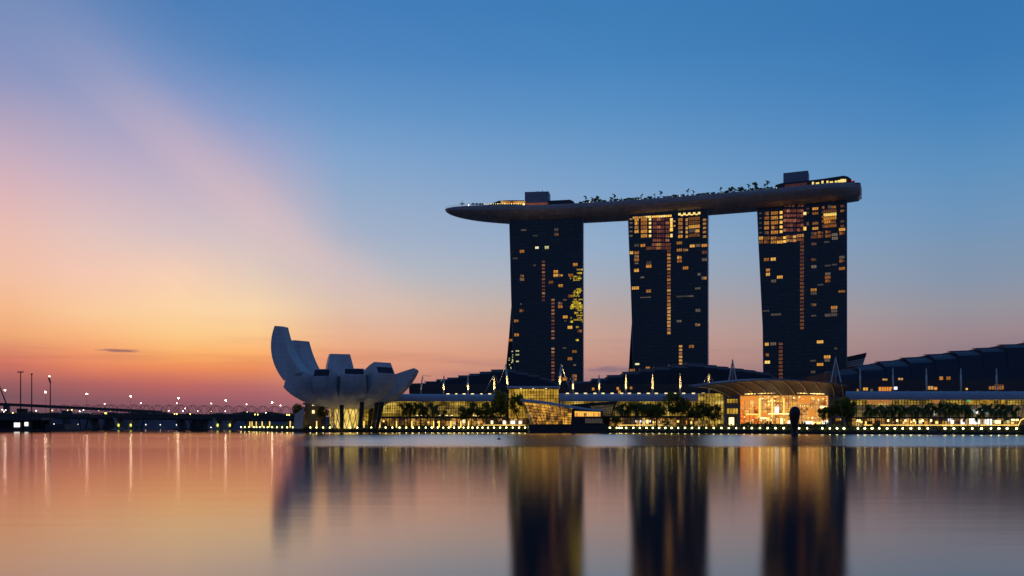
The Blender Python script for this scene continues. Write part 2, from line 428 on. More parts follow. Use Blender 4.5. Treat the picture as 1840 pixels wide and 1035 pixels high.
M['win_dim'] = window_mat('dim window', [(0.2, (0.02, 0.018, 0.016, 1)), (0.5, (0.09, 0.07, 0.05, 1)), (0.8, (0.22, 0.16, 0.11, 1))], 0.9)
M['win_low'] = window_mat('low lit window', [(0.3, (0.05, 0.015, 0.004, 1)), (0.5, (0.24, 0.085, 0.012, 1)), (0.7, (0.55, 0.24, 0.03, 1)), (0.85, (1.0, 0.62, 0.14, 1))], 0.9)
M['win_white'] = window_mat('pale lit window', [(0.2, (0.2, 0.18, 0.06, 1)), (0.5, (0.8, 0.75, 0.35, 1)), (0.8, (1.0, 0.95, 0.6, 1))], 1.1)
M['win_bright'] = window_mat('bright window', [(0.2, (1, 0.45, 0.06, 1)), (0.5, (1.0, 0.6, 0.10, 1)), (0.8, (1.0, 0.85, 0.35, 1))], 1.15)
M['glint_lime'] = window_mat('lime gold reflection', [(0.3, (0.06, 0.042, 0.004, 1)), (0.45, (0.40, 0.27, 0.01, 1)), (0.7, (0.92, 0.66, 0.03, 1))], 1.15)  # reflection in the tower glass, painted as glowing yellow panes
Y0, Y1, Y2, Y3 = (0.035, 0.02, 0.004, 1), (0.19, 0.115, 0.016, 1), (0.50, 0.31, 0.035, 1), (0.95, 0.66, 0.15, 1)
M['mallglass'] = lit_glass('lit mall glass', [(0.34, Y0), (0.47, Y1), (0.60, Y2), (0.74, Y3)], 0.9, (3.4, 2.6), 0.07, 0.0, (1, 1, .55))
M['shopglass'] = lit_glass('lit shop fronts', [(0.40, (0.012, 0.008, 0.004, 1)), (0.48, (0.08, 0.036, 0.008, 1)), (0.58, (0.5, 0.25, 0.04, 1)), (0.70, (1.0, 0.7, 0.28, 1))], 1.0, (4.0, 5.0), 0.13, 0.0)
M['goldglass'] = lit_glass('gold glass', [(0.3, (0.16, 0.08, 0.006, 1)), (0.48, (0.46, 0.245, 0.018, 1)), (0.72, (0.95, 0.6, 0.07, 1))], 0.9, (3.4, 2.6), 0.08, 0)
M['crystal'] = lit_glass('amber faceted glass', [(0.36, (0.06, 0.026, 0.006, 1)), (0.46, (0.30, 0.13, 0.02, 1)), (0.58, (0.85, 0.40, 0.04, 1)), (0.72, (1, 0.72, 0.15, 1))], 1.1, (2.6, 2.4), 0.09, 0)
M['plazaglass'] = lit_glass('orange atrium glass', [(0.30, (0.16, 0.03, 0.006, 1)), (0.40, (0.55, 0.10, 0.01, 1)), (0.47, (0.95, 0.26, 0.02, 1)), (0.54, (0.55, 0.24, 0.08, 1)), (0.60, (1.0, 0.55, 0.08, 1)), (0.68, (0.75, 0.46, 0.22, 1)), (0.78, (1.0, 0.85, 0.42, 1))], 1.15, (3.2, 3.0), 0.075, 0.9)
M['atriumglass'] = lit_glass('pale gold atrium glass', [(0.32, (0.20, 0.06, 0.012, 1)), (0.42, (0.55, 0.20, 0.03, 1)), (0.50, (0.60, 0.32, 0.11, 1)), (0.57, (1.0, 0.46, 0.04, 1)), (0.64, (0.62, 0.26, 0.06, 1)), (0.74, (1.0, 0.82, 0.42, 1))], 1.1, (1.9, 1.7), 0.09, 1.0)
M['wallglass'] = lit_glass('dim mall wall', [(0.3, (0.03, 0.022, 0.012, 1)), (0.5, (0.08, 0.06, 0.03, 1)), (0.75, (0.3, 0.2, 0.06, 1))], 0.8, (6.0, 4.0), 0.07, 0)  # dark beige wall tone carried by a dim glow
M['lobby'] = lit_glass('lit lobby glass', [(0.25, (0.10, 0.06, 0.01, 1)), (0.5, (0.5, 0.32, 0.05, 1)), (0.8, (1.0, 0.75, 0.2, 1))], 1.5, (2, 4), 0.2, 0)
M['boatglass'] = lit_glass('lit deck rooms', [(0.3, (0.05, 0.012, 0.005, 1)), (0.5, (0.5, 0.18, 0.02, 1)), (0.75, (1.0, 0.6, 0.12, 1))], 0.9, (3, 3), 0.16, 0)
def water_mat():
    m, t, b = new_mat('bay water')
    tcn = t.n('ShaderNodeTexCoord'); ob = tcn.outputs['Object']
    sp = t.n('ShaderNodeSeparateXYZ'); t.link(ob, sp.inputs[0])
    # wind-ruffled belt far out, calm patches nearer
    patch = t.noise(t.mapping(ob, (0.0022, 0.010, 1)), 1.0, 4, 0.6)
    yb_ = t.math('ADD', sp.outputs[1], t.math('MULTIPLY', t.math('SUBTRACT', t.noise(t.mapping(ob, (0.006, 0.002, 1)), 1.0, 5, 0.65), 0.5), 70.0))
    belt = t.math('MULTIPLY', t.rng(yb_, 155, 205), t.rng(sp.outputs[1], 560, 380))
    belt = t.math('MULTIPLY', belt, t.rng(patch, 0.24, 0.46))
    belt = t.math('MULTIPLY', belt, t.rng(t.math('DIVIDE', sp.outputs[0], sp.outputs[1]), -0.30, -0.16, 0.10, 1.0))
    rough = t.math('ADD', 0.135, t.math('MULTIPLY', belt, 0.17))
    rough = t.math('ADD', rough, t.math('MULTIPLY', t.math('SUBTRACT', patch, 0.5), 0.06))
    bn = t.n('ShaderNodeBump'); bn.inputs['Strength'].default_value = 0.03; bn.inputs['Distance'].default_value = 0.25
    rip = t.noise(t.mapping(ob, (0.05, 0.32, 1)), 1.0, 4, 0.6)
    t.put(bn.inputs['Height'], rip)
    gl = t.n('ShaderNodeBsdfAnisotropic', distribution='BECKMANN')
    gl.inputs['Color'].default_value = (1, 0.97, 0.95, 1)
    t.put(gl.inputs['Roughness'], rough); t.link(bn.outputs[0], gl.inputs['Normal'])
    df = t.n('ShaderNodeBsdfDiffuse'); df.inputs[0].default_value = (0.006, 0.010, 0.014, 1)
    fr = t.n('ShaderNodeFresnel'); fr.inputs[0].default_value = 1.36
    mx = t.n('ShaderNodeMixShader')
    t.put(mx.inputs[0], t.math('ADD', t.math('MULTIPLY', fr.outputs[0], 0.85), 0.17, clamp=True)); t.link(df.outputs[0], mx.inputs[1]); t.link(gl.outputs[0], mx.inputs[2])
    out = [n for n in m.node_tree.nodes if n.type == 'OUTPUT_MATERIAL'][0]
    m.node_tree.nodes.remove(b); t.link(mx.outputs[0], out.inputs[0])
    return m
M['water'] = water_mat()

# ------------------------------------------------------------------ water, shore, ground
GZ = 2.3
b = MB(); b.quad((-9000, -3000, 0), (9000, -3000, 0), (9000, 9000, 0), (-9000, 9000, 0))
tag(b.build('water', M['water']), kind='structure')
shore_px = [(435, 700), (470, 655), (500, 625), (560, 588), (640, 574), (760, 566), (952, 562), (1090, 527), (1200, 500), (1425, 448), (1530, 428), (1840, 408), (2150, 395)]
shore = [Vector((PX(x, D), D, 0)) for x, D in shore_px]
def shoreD(px):
    for (x0, d0), (x1, d1) in zip(shore_px[:-1], shore_px[1:]):
        if x0 <= px <= x1: return d0 + (d1 - d0) * (px - x0) / (x1 - x0)
    return shore_px[0][1] if px < shore_px[0][0] else shore_px[-1][1]
b = MB()
back = [Vector((p.x * 1.0 + 0.0, 1100, 0)) for p in shore]
for i in range(len(shore) - 1):
    a, c = shore[i], shore[i + 1]
    b.quad((a.x, a.y, GZ), (c.x, c.y, GZ), (c.x, 1100, GZ), (a.x, 1100, GZ))
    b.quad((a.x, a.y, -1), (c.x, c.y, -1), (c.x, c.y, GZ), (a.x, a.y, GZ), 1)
    b.box(0, 0.01, 0, 0.01, -3, -2.99, 1) if False else None
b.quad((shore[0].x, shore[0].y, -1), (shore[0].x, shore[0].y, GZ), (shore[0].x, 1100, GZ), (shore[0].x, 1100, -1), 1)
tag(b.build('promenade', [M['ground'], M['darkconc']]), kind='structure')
# kerb / ledge of the sea wall
b = MB()
for i in range(len(shore) - 1):
    a, c = shore[i], shore[i + 1]
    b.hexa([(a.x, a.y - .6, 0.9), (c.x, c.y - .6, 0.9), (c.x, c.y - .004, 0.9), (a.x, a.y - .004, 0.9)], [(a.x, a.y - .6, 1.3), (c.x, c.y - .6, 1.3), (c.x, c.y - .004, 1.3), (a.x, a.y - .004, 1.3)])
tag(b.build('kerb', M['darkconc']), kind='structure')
# hedge along the wall (uncountable ground cover)
b = MB(); b.open = True
def leaf_quad(b, c, s, rnd=random, m=0):
    a = Vector((rnd.gauss(0, 1), rnd.gauss(0, 1), rnd.gauss(0, 1))).normalized()
    u = a.orthogonal().normalized(); v = a.cross(u)
    ang = rnd.random() * 6.28
    u, v = u * math.cos(ang) + v * math.sin(ang), v * math.cos(ang) - u * math.sin(ang)
    b.quad(c - u * s, c - v * s * .55, c + u * s, c + v * s * .55, m)
for i in range(len(shore) - 1):
    a, c = shore[i], shore[i + 1]
    L = (c - a).length
    for k in range(int(L * 26)):
        t = random.random(); p = a.lerp(c, t)
        pxx = CX + p.x / p.y * F; hh_ = 3.6 if pxx < 865 else 1.3 if pxx < 950 else 1.8 if pxx < 1195 else 3.0 if pxx < 1535 else 1.7
        hmax = hh_ * (1 + .35 * math.sin(p.x * 0.21) * math.sin(p.x * 0.057 + 1))
        yy = random.random()
        if yy < .35: leaf_quad(b, Vector((p.x, p.y - .1 - random.random() * .5, random.uniform(1.35, GZ + .6))), random.uniform(.2, .42))
        else: leaf_quad(b, Vector((p.x, p.y + (yy - .35) * 6, GZ + random.random() ** 1.4 * hmax)), random.uniform(.25, .6))
tag(b.build('hedge', M['hedge'], smooth=None), 'long low dark hedge along the top of the waterfront wall', 'hedge', kind='stuff')

# ------------------------------------------------------------------ three towers
def ray_plane(px, py, p0, nrm):
    d = Vector(((px - CX) / F, 1, (HZ - py) / F)); o = Vector((0, 0, CH))
    t = (p0 - o).dot(nrm) / d.dot(nrm)
    return o + d * t
win_cache = {}
def window_mesh(w_, h_, mt, lean):
    key = (round(w_, 1), round(h_, 1), mt)
    if key in win_cache: return win_cache[key]
    b = MB()
    hw, hh = w_ / 2, h_ / 2
    b.quad((-hw, -.06, -hh), (hw, -.06, -hh), (hw, -.06, hh), (-hw, -.06, hh), 0)
    fr = .14
    for x0, x1, z0, z1 in ((-hw - fr, -hw, -hh - fr, hh + fr), (hw, hw + fr, -hh - fr, hh + fr), (-hw, hw, hh, hh + fr), (-hw, hw, -hh - fr, -hh)):
        b.box(x0, x1, -.16, .0, z0, z1, 1)
    n = max(1, int(w_ / 1.35))
    for k in range(1, n):
        x = -hw + w_ * k / n; b.box(x - .12, x + .12, -.13, -.07, -hh, hh, 1)
    o = b.build('lit_pane', [M[mt], M['dark']])
    me = o.data; bpy.data.objects.remove(o)
    win_cache[key] = me
    return me
def interp(tab, y):
    if y <= tab[0][0]: return tab[0][1]
    for (y0, a), (y1, c) in zip(tab[:-1], tab[1:]):
        if y <= y1: return a + (c - a) * (y - y0) / (y1 - y0)
    return tab[-1][1]
def tower(label, pl, pr, Dl, Dr, left_tab, rear_tab, ztop, wins, rearshift):
    """front slab with a curved left edge, rear slab leaning out behind it, lit rooms"""
    A = Vector((PX(pl, Dl), Dl, 0)); B = Vector((PX(pr, Dr), Dr, 0))
    ax = (B - A).normalized(); nrm = Vector((ax.y, -ax.x, 0))
    base = Vector(((A.x + B.x) / 2, (A.y + B.y) / 2 + 10, GZ))
    root = thing('hotel_tower', label, 'tower', base)
    inn = -nrm
    N = 40
    ys = [360 + (775 - 360) * k / N for k in range(N + 1)]
    rows = []
    for py in ys:
        q = ray_plane(interp(left_tab, py), py, A, nrm)
        qr = ray_plane(pr, py, A, nrm)
        z = q.z
        if z > ztop: z = ztop
        l = Vector((q.x, q.y, z)); r = Vector((qr.x, qr.y, z))
        rows.append([l, r, r + inn * 15, l + inn * 15])
    rows = [r for i, r in enumerate(rows) if i == len(rows) - 1 or rows[i + 1][0].z < ztop - 0.01]
    b = MB(); b.grid(rows, 0, closed=True); b.poly(rows[0], 0); b.poly(rows[-1][::-1], 0)
    fs = b.build('front_slab', M['facade'], root)
    # rear slab: stands apart at the foot and leans forward to meet the front slab
    b = MB(); rows = []
    for py in ys:
        q = ray_plane(interp(left_tab, py), py, A, nrm); z = min(q.z, ztop - 1)
        zt = max(0.0, min(1.0, (118 - z) / 118)); lean = 16 + 20 * zt ** 1.6
        q2 = ray_plane(interp(rear_tab, py), py, A + inn * lean, nrm)
        qr = ray_plane(pr - 6, py, A + inn * lean, nrm)
        l = Vector((q2.x, q2.y, z)); r = Vector((qr.x, qr.y, z))
        rows.append([l, r, r + inn * 13, l + inn * 13])
    rows = [r for i, r in enumerate(rows) if i == len(rows) - 1 or rows[i + 1][0].z < ztop - 1.01]
    b.grid(rows, 0, closed=True); b.poly(rows[0], 0); b.poly(rows[-1][::-1], 0)
    b.build('rear_slab', M['facade'], root)
    # pale vertical edge fins on both sides of the front slab
    b = MB()
    for k in range(N):
        for tab, side in ((left_tab, 0), (None, 1)):
            pxs = [interp(tab, y) if tab else pr for y in (ys[k], ys[k + 1])]
            p0 = ray_plane(pxs[0], ys[k], A, nrm); p1 = ray_plane(pxs[1], ys[k + 1], A, nrm)
            if p0.z > ztop: continue
            s0 = -ax if side == 0 else ax
            b.hexa([p1 + nrm * .35, p1 + nrm * .35 + s0 * .5, p1 + inn * 2 + s0 * .5, p1 + inn * 2], [p0 + nrm * .35, p0 + nrm * .35 + s0 * .5, p0 + inn * 2 + s0 * .5, p0 + inn * 2])
    b.build('edge_fin', M['box'], root)
    # thin shade ledge at every floor
    b = MB(); z = GZ + 3.06 * 3
    while z < ztop - 6:
        py = None
        lo, hi = 300.0, 780.0
        for _ in range(30):
            mid = (lo + hi) / 2
            if ray_plane(pl, mid, A, nrm).z > z: lo = mid
            else: hi = mid
        py = (lo + hi) / 2
        p0 = ray_plane(interp(left_tab, py), py, A, nrm) + ax * .1; p1 = ray_plane(pr, py, A, nrm) - ax * .1
        p0.z = p1.z = z
        b.hexa([p0 + inn * .2, p1 + inn * .2, p1 + nrm * .22, p0 + nrm * .22], [p + Vector((0, 0, .16)) for p in (p0 + inn * .2, p1 + inn * .2, p1 + nrm * .22, p0 + nrm * .22)])
        z += 3.06
    b.build('floor_ledge', M['charcoal'], root)
    # lit windows and panes painting a reflection, largest hundred as parts
    rotz = math.atan2(ax.y, ax.x)
    wins = sorted(wins, key=lambda q: -q[2] * q[3])
    rest = MB(); restm = []
    for i, (x, y, ww, hh, mt, rear) in enumerate(wins):
        q = ray_plane(x, y, A + (inn * 30 if rear else Vector()), nrm)
        if rear:
            zt = max(0, min(1, (118 - q.z) / 118)); lean = 16 + 20 * zt ** 1.6
            q = ray_plane(x, y, A + inn * lean, nrm)
            q += nrm * .8
        k = q.y / F; ca = ax.x
        wm, hm = ww * k / max(.5, ca), hh * k
        q = q + nrm * 0.08
        if i < 100:
            o = bpy.data.objects.new('lit_pane', window_mesh(wm, hm, mt, 0))
            C.objects.link(o); o.parent = root
            o.location = q - base; o.rotation_euler = (0, 0, rotz)
        else:
            if mt not in restm: restm.append(mt)
            mi = restm.index(mt)
            u = ax * wm / 2; v = Vector((0, 0, hm / 2))
            rest.quad(q - u - v + nrm * .06, q + u - v + nrm * .06, q + u + v + nrm * .06, q - u + v + nrm * .06, mi)
    if rest.f:
        o = rest.build('lit_pane', [M[x] for x in restm], root); o['kind'] = 'stuff'
    return root, A, B, nrm, ax, base

vr = random.Random(41)
def mk(lst, ox, oy, sc, w0=8, h0=5.2, mt='win_warm'):
    out = []
    for e in lst:
        x, y = e[0], e[1]
        ww = e[2] if len(e) > 2 and e[2] else w0
        m_ = e[3] if len(e) > 3 else mt
        hh = e[4] if len(e) > 4 else h0
        if m_ == 'win_warm' and vr.random() < .38: m_ = 'win_low'
        if m_ == 'win_corr' and vr.random() < .25: m_ = 'win_corr2'
        if m_ in ('win_warm', 'win_low') and ww > 6.5 and vr.random() < .4:
            f_ = vr.uniform(.4, .7); X_ = ox + x / sc; lefty = vr.random() < .5
            out.append((X_ - ww * (1 - f_) / 2, oy + y / sc, ww * f_ - .5, hh, m_ if lefty else 'win_dim', 0))
            out.append((X_ + ww * f_ / 2, oy + y / sc + (0 if lefty else .2), ww * (1 - f_) - .5, hh * vr.uniform(.6, 1), 'win_low' if lefty else m_, 0)); continue
        out.append((ox + x / sc, oy + y / sc, ww, hh, m_, 0))
    return out
D_, W_ = 'win_dim', 'win_white'
s1 = 3.339
w1 = mk([(366, 76, 7, D_), (366, 104, 8), (250, 184, 6, W_, 4), (309, 183, 7, W_), (160, 206), (120, 248, 9, D_, 3), (480, 285), (363, 328), (363, 350), (392, 350), (452, 349), (334, 392), (392, 412),
         (160, 353, 7), (160, 374), (390, 518), (390, 538), (158, 562), (154, 522, 3, D_, 3), (126, 623), (128, 707), (420, 600), (448, 662), (506, 684), (451, 474), (475, 806), (448, 850), (417, 972), (475, 953), (475, 974),
         (133, 826, 6, W_, 2.5), (133, 803, 6, W_, 2), (133, 866, 5, W_, 2), (418, 497, 6, D_, 3), (240, 112, 9, D_, 2.5), (170, 78, 9, D_, 3), (236, 290, 5, D_, 3), (415, 786, 6, D_, 3), (476, 888, 5, D_, 3), (421, 624, 4, D_, 2)], 890, 390, s1)
w1 += mk([(289, 268 + 21 * k, 5.2, 'win_corr2', 3.6) for k in range(12)] + [(346, 497 + 20.9 * k, 5.4, 'win_corr2', 3.6) for k in range(12)] + [(346, 790 + 20.6 * k, 5.2, 'win_corr2', 3.6) for k in range(10)], 890, 390, s1)
rg = random.Random(3)  # runs of yellow panes painting a reflection on the glass
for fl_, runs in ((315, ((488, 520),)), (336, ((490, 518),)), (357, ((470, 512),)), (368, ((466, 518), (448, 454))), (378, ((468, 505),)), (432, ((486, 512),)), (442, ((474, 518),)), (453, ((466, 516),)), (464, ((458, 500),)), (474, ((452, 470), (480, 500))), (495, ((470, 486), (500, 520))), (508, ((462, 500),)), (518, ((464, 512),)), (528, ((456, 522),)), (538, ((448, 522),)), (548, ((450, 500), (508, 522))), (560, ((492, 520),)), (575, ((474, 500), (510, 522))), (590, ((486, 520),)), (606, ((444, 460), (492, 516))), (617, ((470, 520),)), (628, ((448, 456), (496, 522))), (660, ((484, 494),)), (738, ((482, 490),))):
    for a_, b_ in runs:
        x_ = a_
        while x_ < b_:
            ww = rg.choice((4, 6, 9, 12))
            if rg.random() < .93: w1.append((890 + (x_ + ww / 2) / s1, 390 + fl_ / s1, ww / s1 * .92, rg.choice((2.2, 2.8, 3.4)), 'glint_lime', 0))
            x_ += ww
w1.append((890 + 98 / s1, 390 + 739 / s1, 8, 4.6, 'win_warm', 1))
for k in range(16):
    w1.append((890 + rg.uniform(78, 108) / s1, 390 + rg.uniform(790, 910) / s1, 1.6, 1.4, 'win_white', 1))
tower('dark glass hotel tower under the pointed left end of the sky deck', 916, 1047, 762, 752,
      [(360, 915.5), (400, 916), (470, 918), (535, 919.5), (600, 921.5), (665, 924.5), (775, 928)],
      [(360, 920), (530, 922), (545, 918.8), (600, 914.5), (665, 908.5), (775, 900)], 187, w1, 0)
s2 = 3.339
rows2 = [80, 103, 128, 153, 180]
w2 = []
L2 = []
for r in rows2:
    L2 += [(80, r, 5, D_ if r > 100 else 'win_warm', 3), (113, r, 7, 'win_warm', 5.6), (158, r, 10.5, 'win_warm', 5.8), (194, r, 4, 'win_bright', 4.4), (376, r + 3, 7.5, 'win_warm', 5.4), (414, r + 4, 3.6, 'win_corr', 5), (459, r - 4, 18.5, 'win_warm', 5.6), (521, r + 4, 5.4, 'win_warm', 4)]
    for x in (222, 246, 269, 298): L2.append((x, r, 6.2, 'win_red', 5.4))
L2 = [e for e in L2 if not (e[0] == 113 and e[1] == 180) and not (e[0] == 521 and e[1] in (128,)) and not (e[0] == 414 and e[1] in (103, 128))]
for x in (222, 246, 269, 298): L2.append((x, 206, 6.2, 'win_red', 5))
L2 += [(322, 84, 4.6, 'win_bright', 6), (322, 112, 4, 'win_bright', 10), (322, 142, 5, 'win_bright', 7), (322, 178, 4, 'win_bright', 6), (340, 92, 3, 'win_corr', 3), (340, 120, 3, 'win_corr', 3)]
for r in (232, 253):
    for x, ww in ((219, 7.5), (245, 7), (270, 7), (302, 9)): L2.append((x, r, ww, 'win_corr', 5))
L2 += [(151, 237, 8), (114, 237, 8, D_), (187, 254, 9), (520, 237, 9), (370, 222, 9), (370, 265, 9), (407, 264, 9), (447, 240, 8), (481, 237, 8, D_), (520, 278), (520, 322, 8, D_), (82, 281, 6), (113, 281), (113, 302), (113, 323), (113, 344, 6, D_, 3), (187, 341, 8, D_), (186, 362, 9), (113, 387, 8), (148, 428, 6, D_, 3), (370, 309), (370, 330), (407, 372, 9), (488, 410, 5, D_, 4), (518, 432, 9), (106, 493, 12), (185, 511), (481, 627, 8, D_), (479, 713, 9), (442, 843, 9), (117, 949, 7, W_, 3), (88, 985, 9, 'win_warm', 4), (181, 970, 7, 'win_warm', 3), (388, 543, 20, D_, 2.5), (440, 541, 8, D_, 2.5), (168, 549, 18, D_, 2), (480, 495, 9, D_, 3), (368, 692, 8, D_, 4)]
L2 = list(L2)
L2 += [(307, 272 + 21.3 * k, 5.6, 'win_corr', 4.4) for k in range(24)] + [(377, 843 + 21 * k, 5.4, 'win_corr', 4.2) for k in range(6)]
w2 = mk(L2, 1110, 370, s2)
for x0, x1 in ((1137, 1147), (1148, 1160), (1160, 1170), (1171, 1184), (1184, 1196), (1196, 1207)):
    w2.append(((x0 + x1) / 2, 391 - (x0 - 1137) * .05, x1 - x0 - 1, 3.6, 'win_bright' if x0 > 1148 else 'win_corr', 0))
for k in range(9):
    w2.append((1221 + k * 4.4, 386 - k * .25 + (1.2 if k % 2 else -1), 4.2, 2.6 if k % 2 else 4.2, 'win_bright', 0))
tower('dark glass hotel tower in the middle with gold lit floors below the sky deck', 1129, 1271, 742, 722,
      [(360, 1129), (395, 1129.5), (450, 1131.5), (520, 1134.5), (565, 1136), (620, 1137.5), (775, 1141)],
      [(360, 1135), (560, 1139), (575, 1135.2), (620, 1132), (665, 1129.5), (775, 1122)], 187.5, w2, 0)
s3 = 3.042
L3 = []
rows3 = [102, 128, 155, 181, 207]
for r in rows3:
    L3 += [(50, r, 4, D_, 3), (84, r, 7.4, 'win_warm', 6), (127, r - 2, 11, 'win_warm', 6), (163, r - 5, 4.4, 'win_bright', 5)]
    for x in (184, 201, 219, 237, 258, 277): L3.append((x, r - 14, 5, 'win_red', 5.6))
for x in (188, 210, 230, 262, 281): L3.append((x, 60, 4, 'win_corr', 3.4))
L3 += [(292, 102, 5, 'win_bright', 5.5), (292, 185, 5, 'win_bright', 6.5), (308, 76, 3.6, 'win_corr', 3), (308, 98, 3.6, 'win_corr', 3), (308, 158, 4, 'win_corr', 5)]
for r in (76, 102, 156, 184): L3.append((350, r, 9, 'win_warm', 4.6))
for i, r in enumerate((66, 88, 108, 128, 148, 170)): L3.append((430 if i else 440, r, 20 if i else 14, 'win_warm' if i != 2 else 'win_bright', 5.4))
for r in (70, 95, 120, 145, 170): L3.append((393, r, 4, 'win_warm' if r != 95 else D_, 4.6))
for r in (62, 88, 145, 171): L3.append((497, r, 5.6, 'win_warm', 4.2))
for r in (237, 258): L3 += [(53, r, 6.5), (84, r, 9), (122, r, 9), (156, r, 9), (183, r - 3, 5, 'win_bright', 4.6)] + [(x, r - 8, 5.5, 'win_corr', 5) for x in (199, 217, 236)] + [(268, r - 14, 11, 'win_corr', 5)]
L3 += [(342, 212, 9.5), (342, 231, 9.5), (378, 208, 9.5), (378, 228, 9.5), (419, 204, 9.5), (419, 225, 8.5), (455, 218, 9, D_), (457, 238, 9, D_), (496, 190, 9.5), (496, 211, 9.5)]
L3 += [(342, 268, 9), (83, 354, 8), (120, 352, 8), (91, 412, 6), (91, 435, 6), (156, 450, 9), (122, 472, 8, D_), (342, 355, 9), (342, 393, 8, D_), (495, 362, 9), (495, 342, 8, D_), (495, 403, 9), (418, 387, 9, D_, 3), (418, 433, 8, D_), (418, 452, 9), (418, 471, 9), (494, 528, 10, 'win_warm', 4), (341, 520, 9), (341, 539, 9, D_), (341, 601, 9), (453, 616, 9.5), (453, 635, 9, D_), (453, 656, 9, D_), (418, 658, 9, D_), (341, 661, 8, D_, 3), (85, 817, 6), (120, 815, 9, D_), (88, 875, 5), (88, 915, 8, 'win_bright'), (376, 804, 10), (415, 886, 10), (415, 904, 8, D_), (376, 927, 10), (338, 907, 9, D_, 3), (135, 655, 16, D_, 4), (82, 635, 10, D_, 3), (412, 258, 8, D_, 3), (378, 492, 9, D_, 3), (338, 968, 7, D_, 5), (455, 382, 8, D_, 3), (462, 840, 5, D_, 3)]
L3 += [(277, 262 + 20.3 * k, 6, 'win_corr', 4.4) for k in range(24)] + [(161, 815 + 20.5 * k, 6, 'win_corr', 4.4) for k in range(10)]
w3 = mk(L3, 1350, 350, s3)
tower('dark glass hotel tower under the blunt right end of the sky deck', 1361, 1521, 716, 690,
      [(350, 1360), (380, 1361.5), (450, 1364.5), (520, 1368), (590, 1371.5), (640, 1372), (775, 1373)],
      [(350, 1368), (600, 1376), (640, 1375.5), (665, 1374.5), (775, 1370)], 188, w3, 0)

# ------------------------------------------------------------------ the sky deck across the towers
def yc(X):
    if X < 20: return 772 - .135 * 20 - .0006 * 400 - .04 * (X - 20)
    return 772 - .135 * X - .0006 * X * X
X0, X1 = -59.5, 272.8
def station(X):
    t = (X - X0)
    wv = 19.5 * math.sqrt(max(0, 1 - (1 - min(1, t / 62.0)) ** 2))
    dv = 11.8 * math.sqrt(max(0, 1 - (1 - min(1, t / 95.0)) ** 2)) ** 0.9
    e = X1 - X
    if e < 22: wv *= 1 - .38 * (1 - e / 22) ** 2
    zr = 194.5 + 1.8 * max(0, (20 - X) / 80.0)
    return max(wv, .25), max(dv, .6), zr
deckbase = Vector((100, yc(100), 182))
park = thing('sky_deck', 'long ship shaped roof deck lying across three tall towers', 'roof deck', deckbase)
xs = [X0 + 0.0] + [X0 + .4 + (X1 - X0 - .4) * (k / 90) ** 1.25 if k < 30 else None for k in range(30)]
xs = sorted(set([X0, X0 + .5, X0 + 1.5, X0 + 3, X0 + 5, X0 + 8, X0 + 12, X0 + 17] + [X0 + 24 + 8 * k for k in range(40) if X0 + 24 + 8 * k < X1 - 10] + [X1 - 9, X1 - 6, X1 - 3, X1 - 1, X1]))
fas_r, und_r, dk_r = [], [], []
fas2_r = []
def frame(X):
    s = (yc(X + .5) - yc(X - .5)); tx = Vector((1, s, 0)).normalized()
    return Vector((X, yc(X), 0)), Vector((tx.y, -tx.x, 0))   # centre, outward normal toward the camera
def dpt(X, off, z):
    c, n = frame(X); p = c + n * off; return Vector((p.x, p.y, z))
for X in xs:
    wv, dv, zr = station(X)
    fh = min(4.2, dv * .5)
    def ring(sg): return [dpt(X, sg * wv, zr), dpt(X, sg * (wv + .5 * min(1, wv / 4)), zr - fh * .45), dpt(X, sg * wv * .985, zr - fh)]
    fas_r.append(ring(1)); fas2_r.append(ring(-1))
    prof = [(.985, fh), (.90, fh + (dv - fh) * .30), (.76, fh + (dv - fh) * .58), (.58, fh + (dv - fh) * .80), (.36, fh + (dv - fh) * .94), (0, dv)]
    pts = [dpt(X, wv * a, zr - h) for a, h in prof]
    pts += [dpt(X, -wv * a, zr - h) for a, h in prof[-2::-1]]
    und_r.append(pts)
    dk_r.append([dpt(X, wv * .99, zr - .35), dpt(X, 0, zr - .35), dpt(X, -wv * .99, zr - .35)])
b = MB(); b.grid(und_r)
cap = und_r[-1]; wv, dv, zr = station(X1); fh = 4.2
sternc = dpt(X1 + 5, 0, zr - 5)
# rounded stern: two closing rings
st1 = [p.lerp(dpt(X1 + 4.5, 0, p.z), .22) + Vector((3.2, -1.4, 0)) * (1 if p.z > zr - 9 else .5) for p in cap]
b.grid([cap, st1]); b.poly(st1)
b.build('hull', M['hull'], park, smooth=True, autosmooth=50)
b = MB(); b.grid(fas_r); b.grid(fas2_r)
a1 = fas_r[-1]; a2 = fas2_r[-1]
e1 = [p.lerp(dpt(X1 + 4.5, 0, p.z), .22) + Vector((3.2, -1.4, 0)) for p in a1]; e2 = [p.lerp(dpt(X1 + 4.5, 0, p.z), .22) + Vector((3.2, -1.4, 0)) for p in a2]
b.grid([a1, e1]); b.grid([a2, e2]); b.grid([e1, e2])
b.open = False
b.build('fascia', M['fascia'], park, smooth=True, autosmooth=40)
b = MB(); b.grid(dk_r)
b.quad(dk_r[-1][0], dk_r[-1][2], dk_r[-1][2] + Vector((3.2, -1.4, 0)), dk_r[-1][0] + Vector((3.2, -1.4, 0)))
b.build('deck', M['deck'], park)
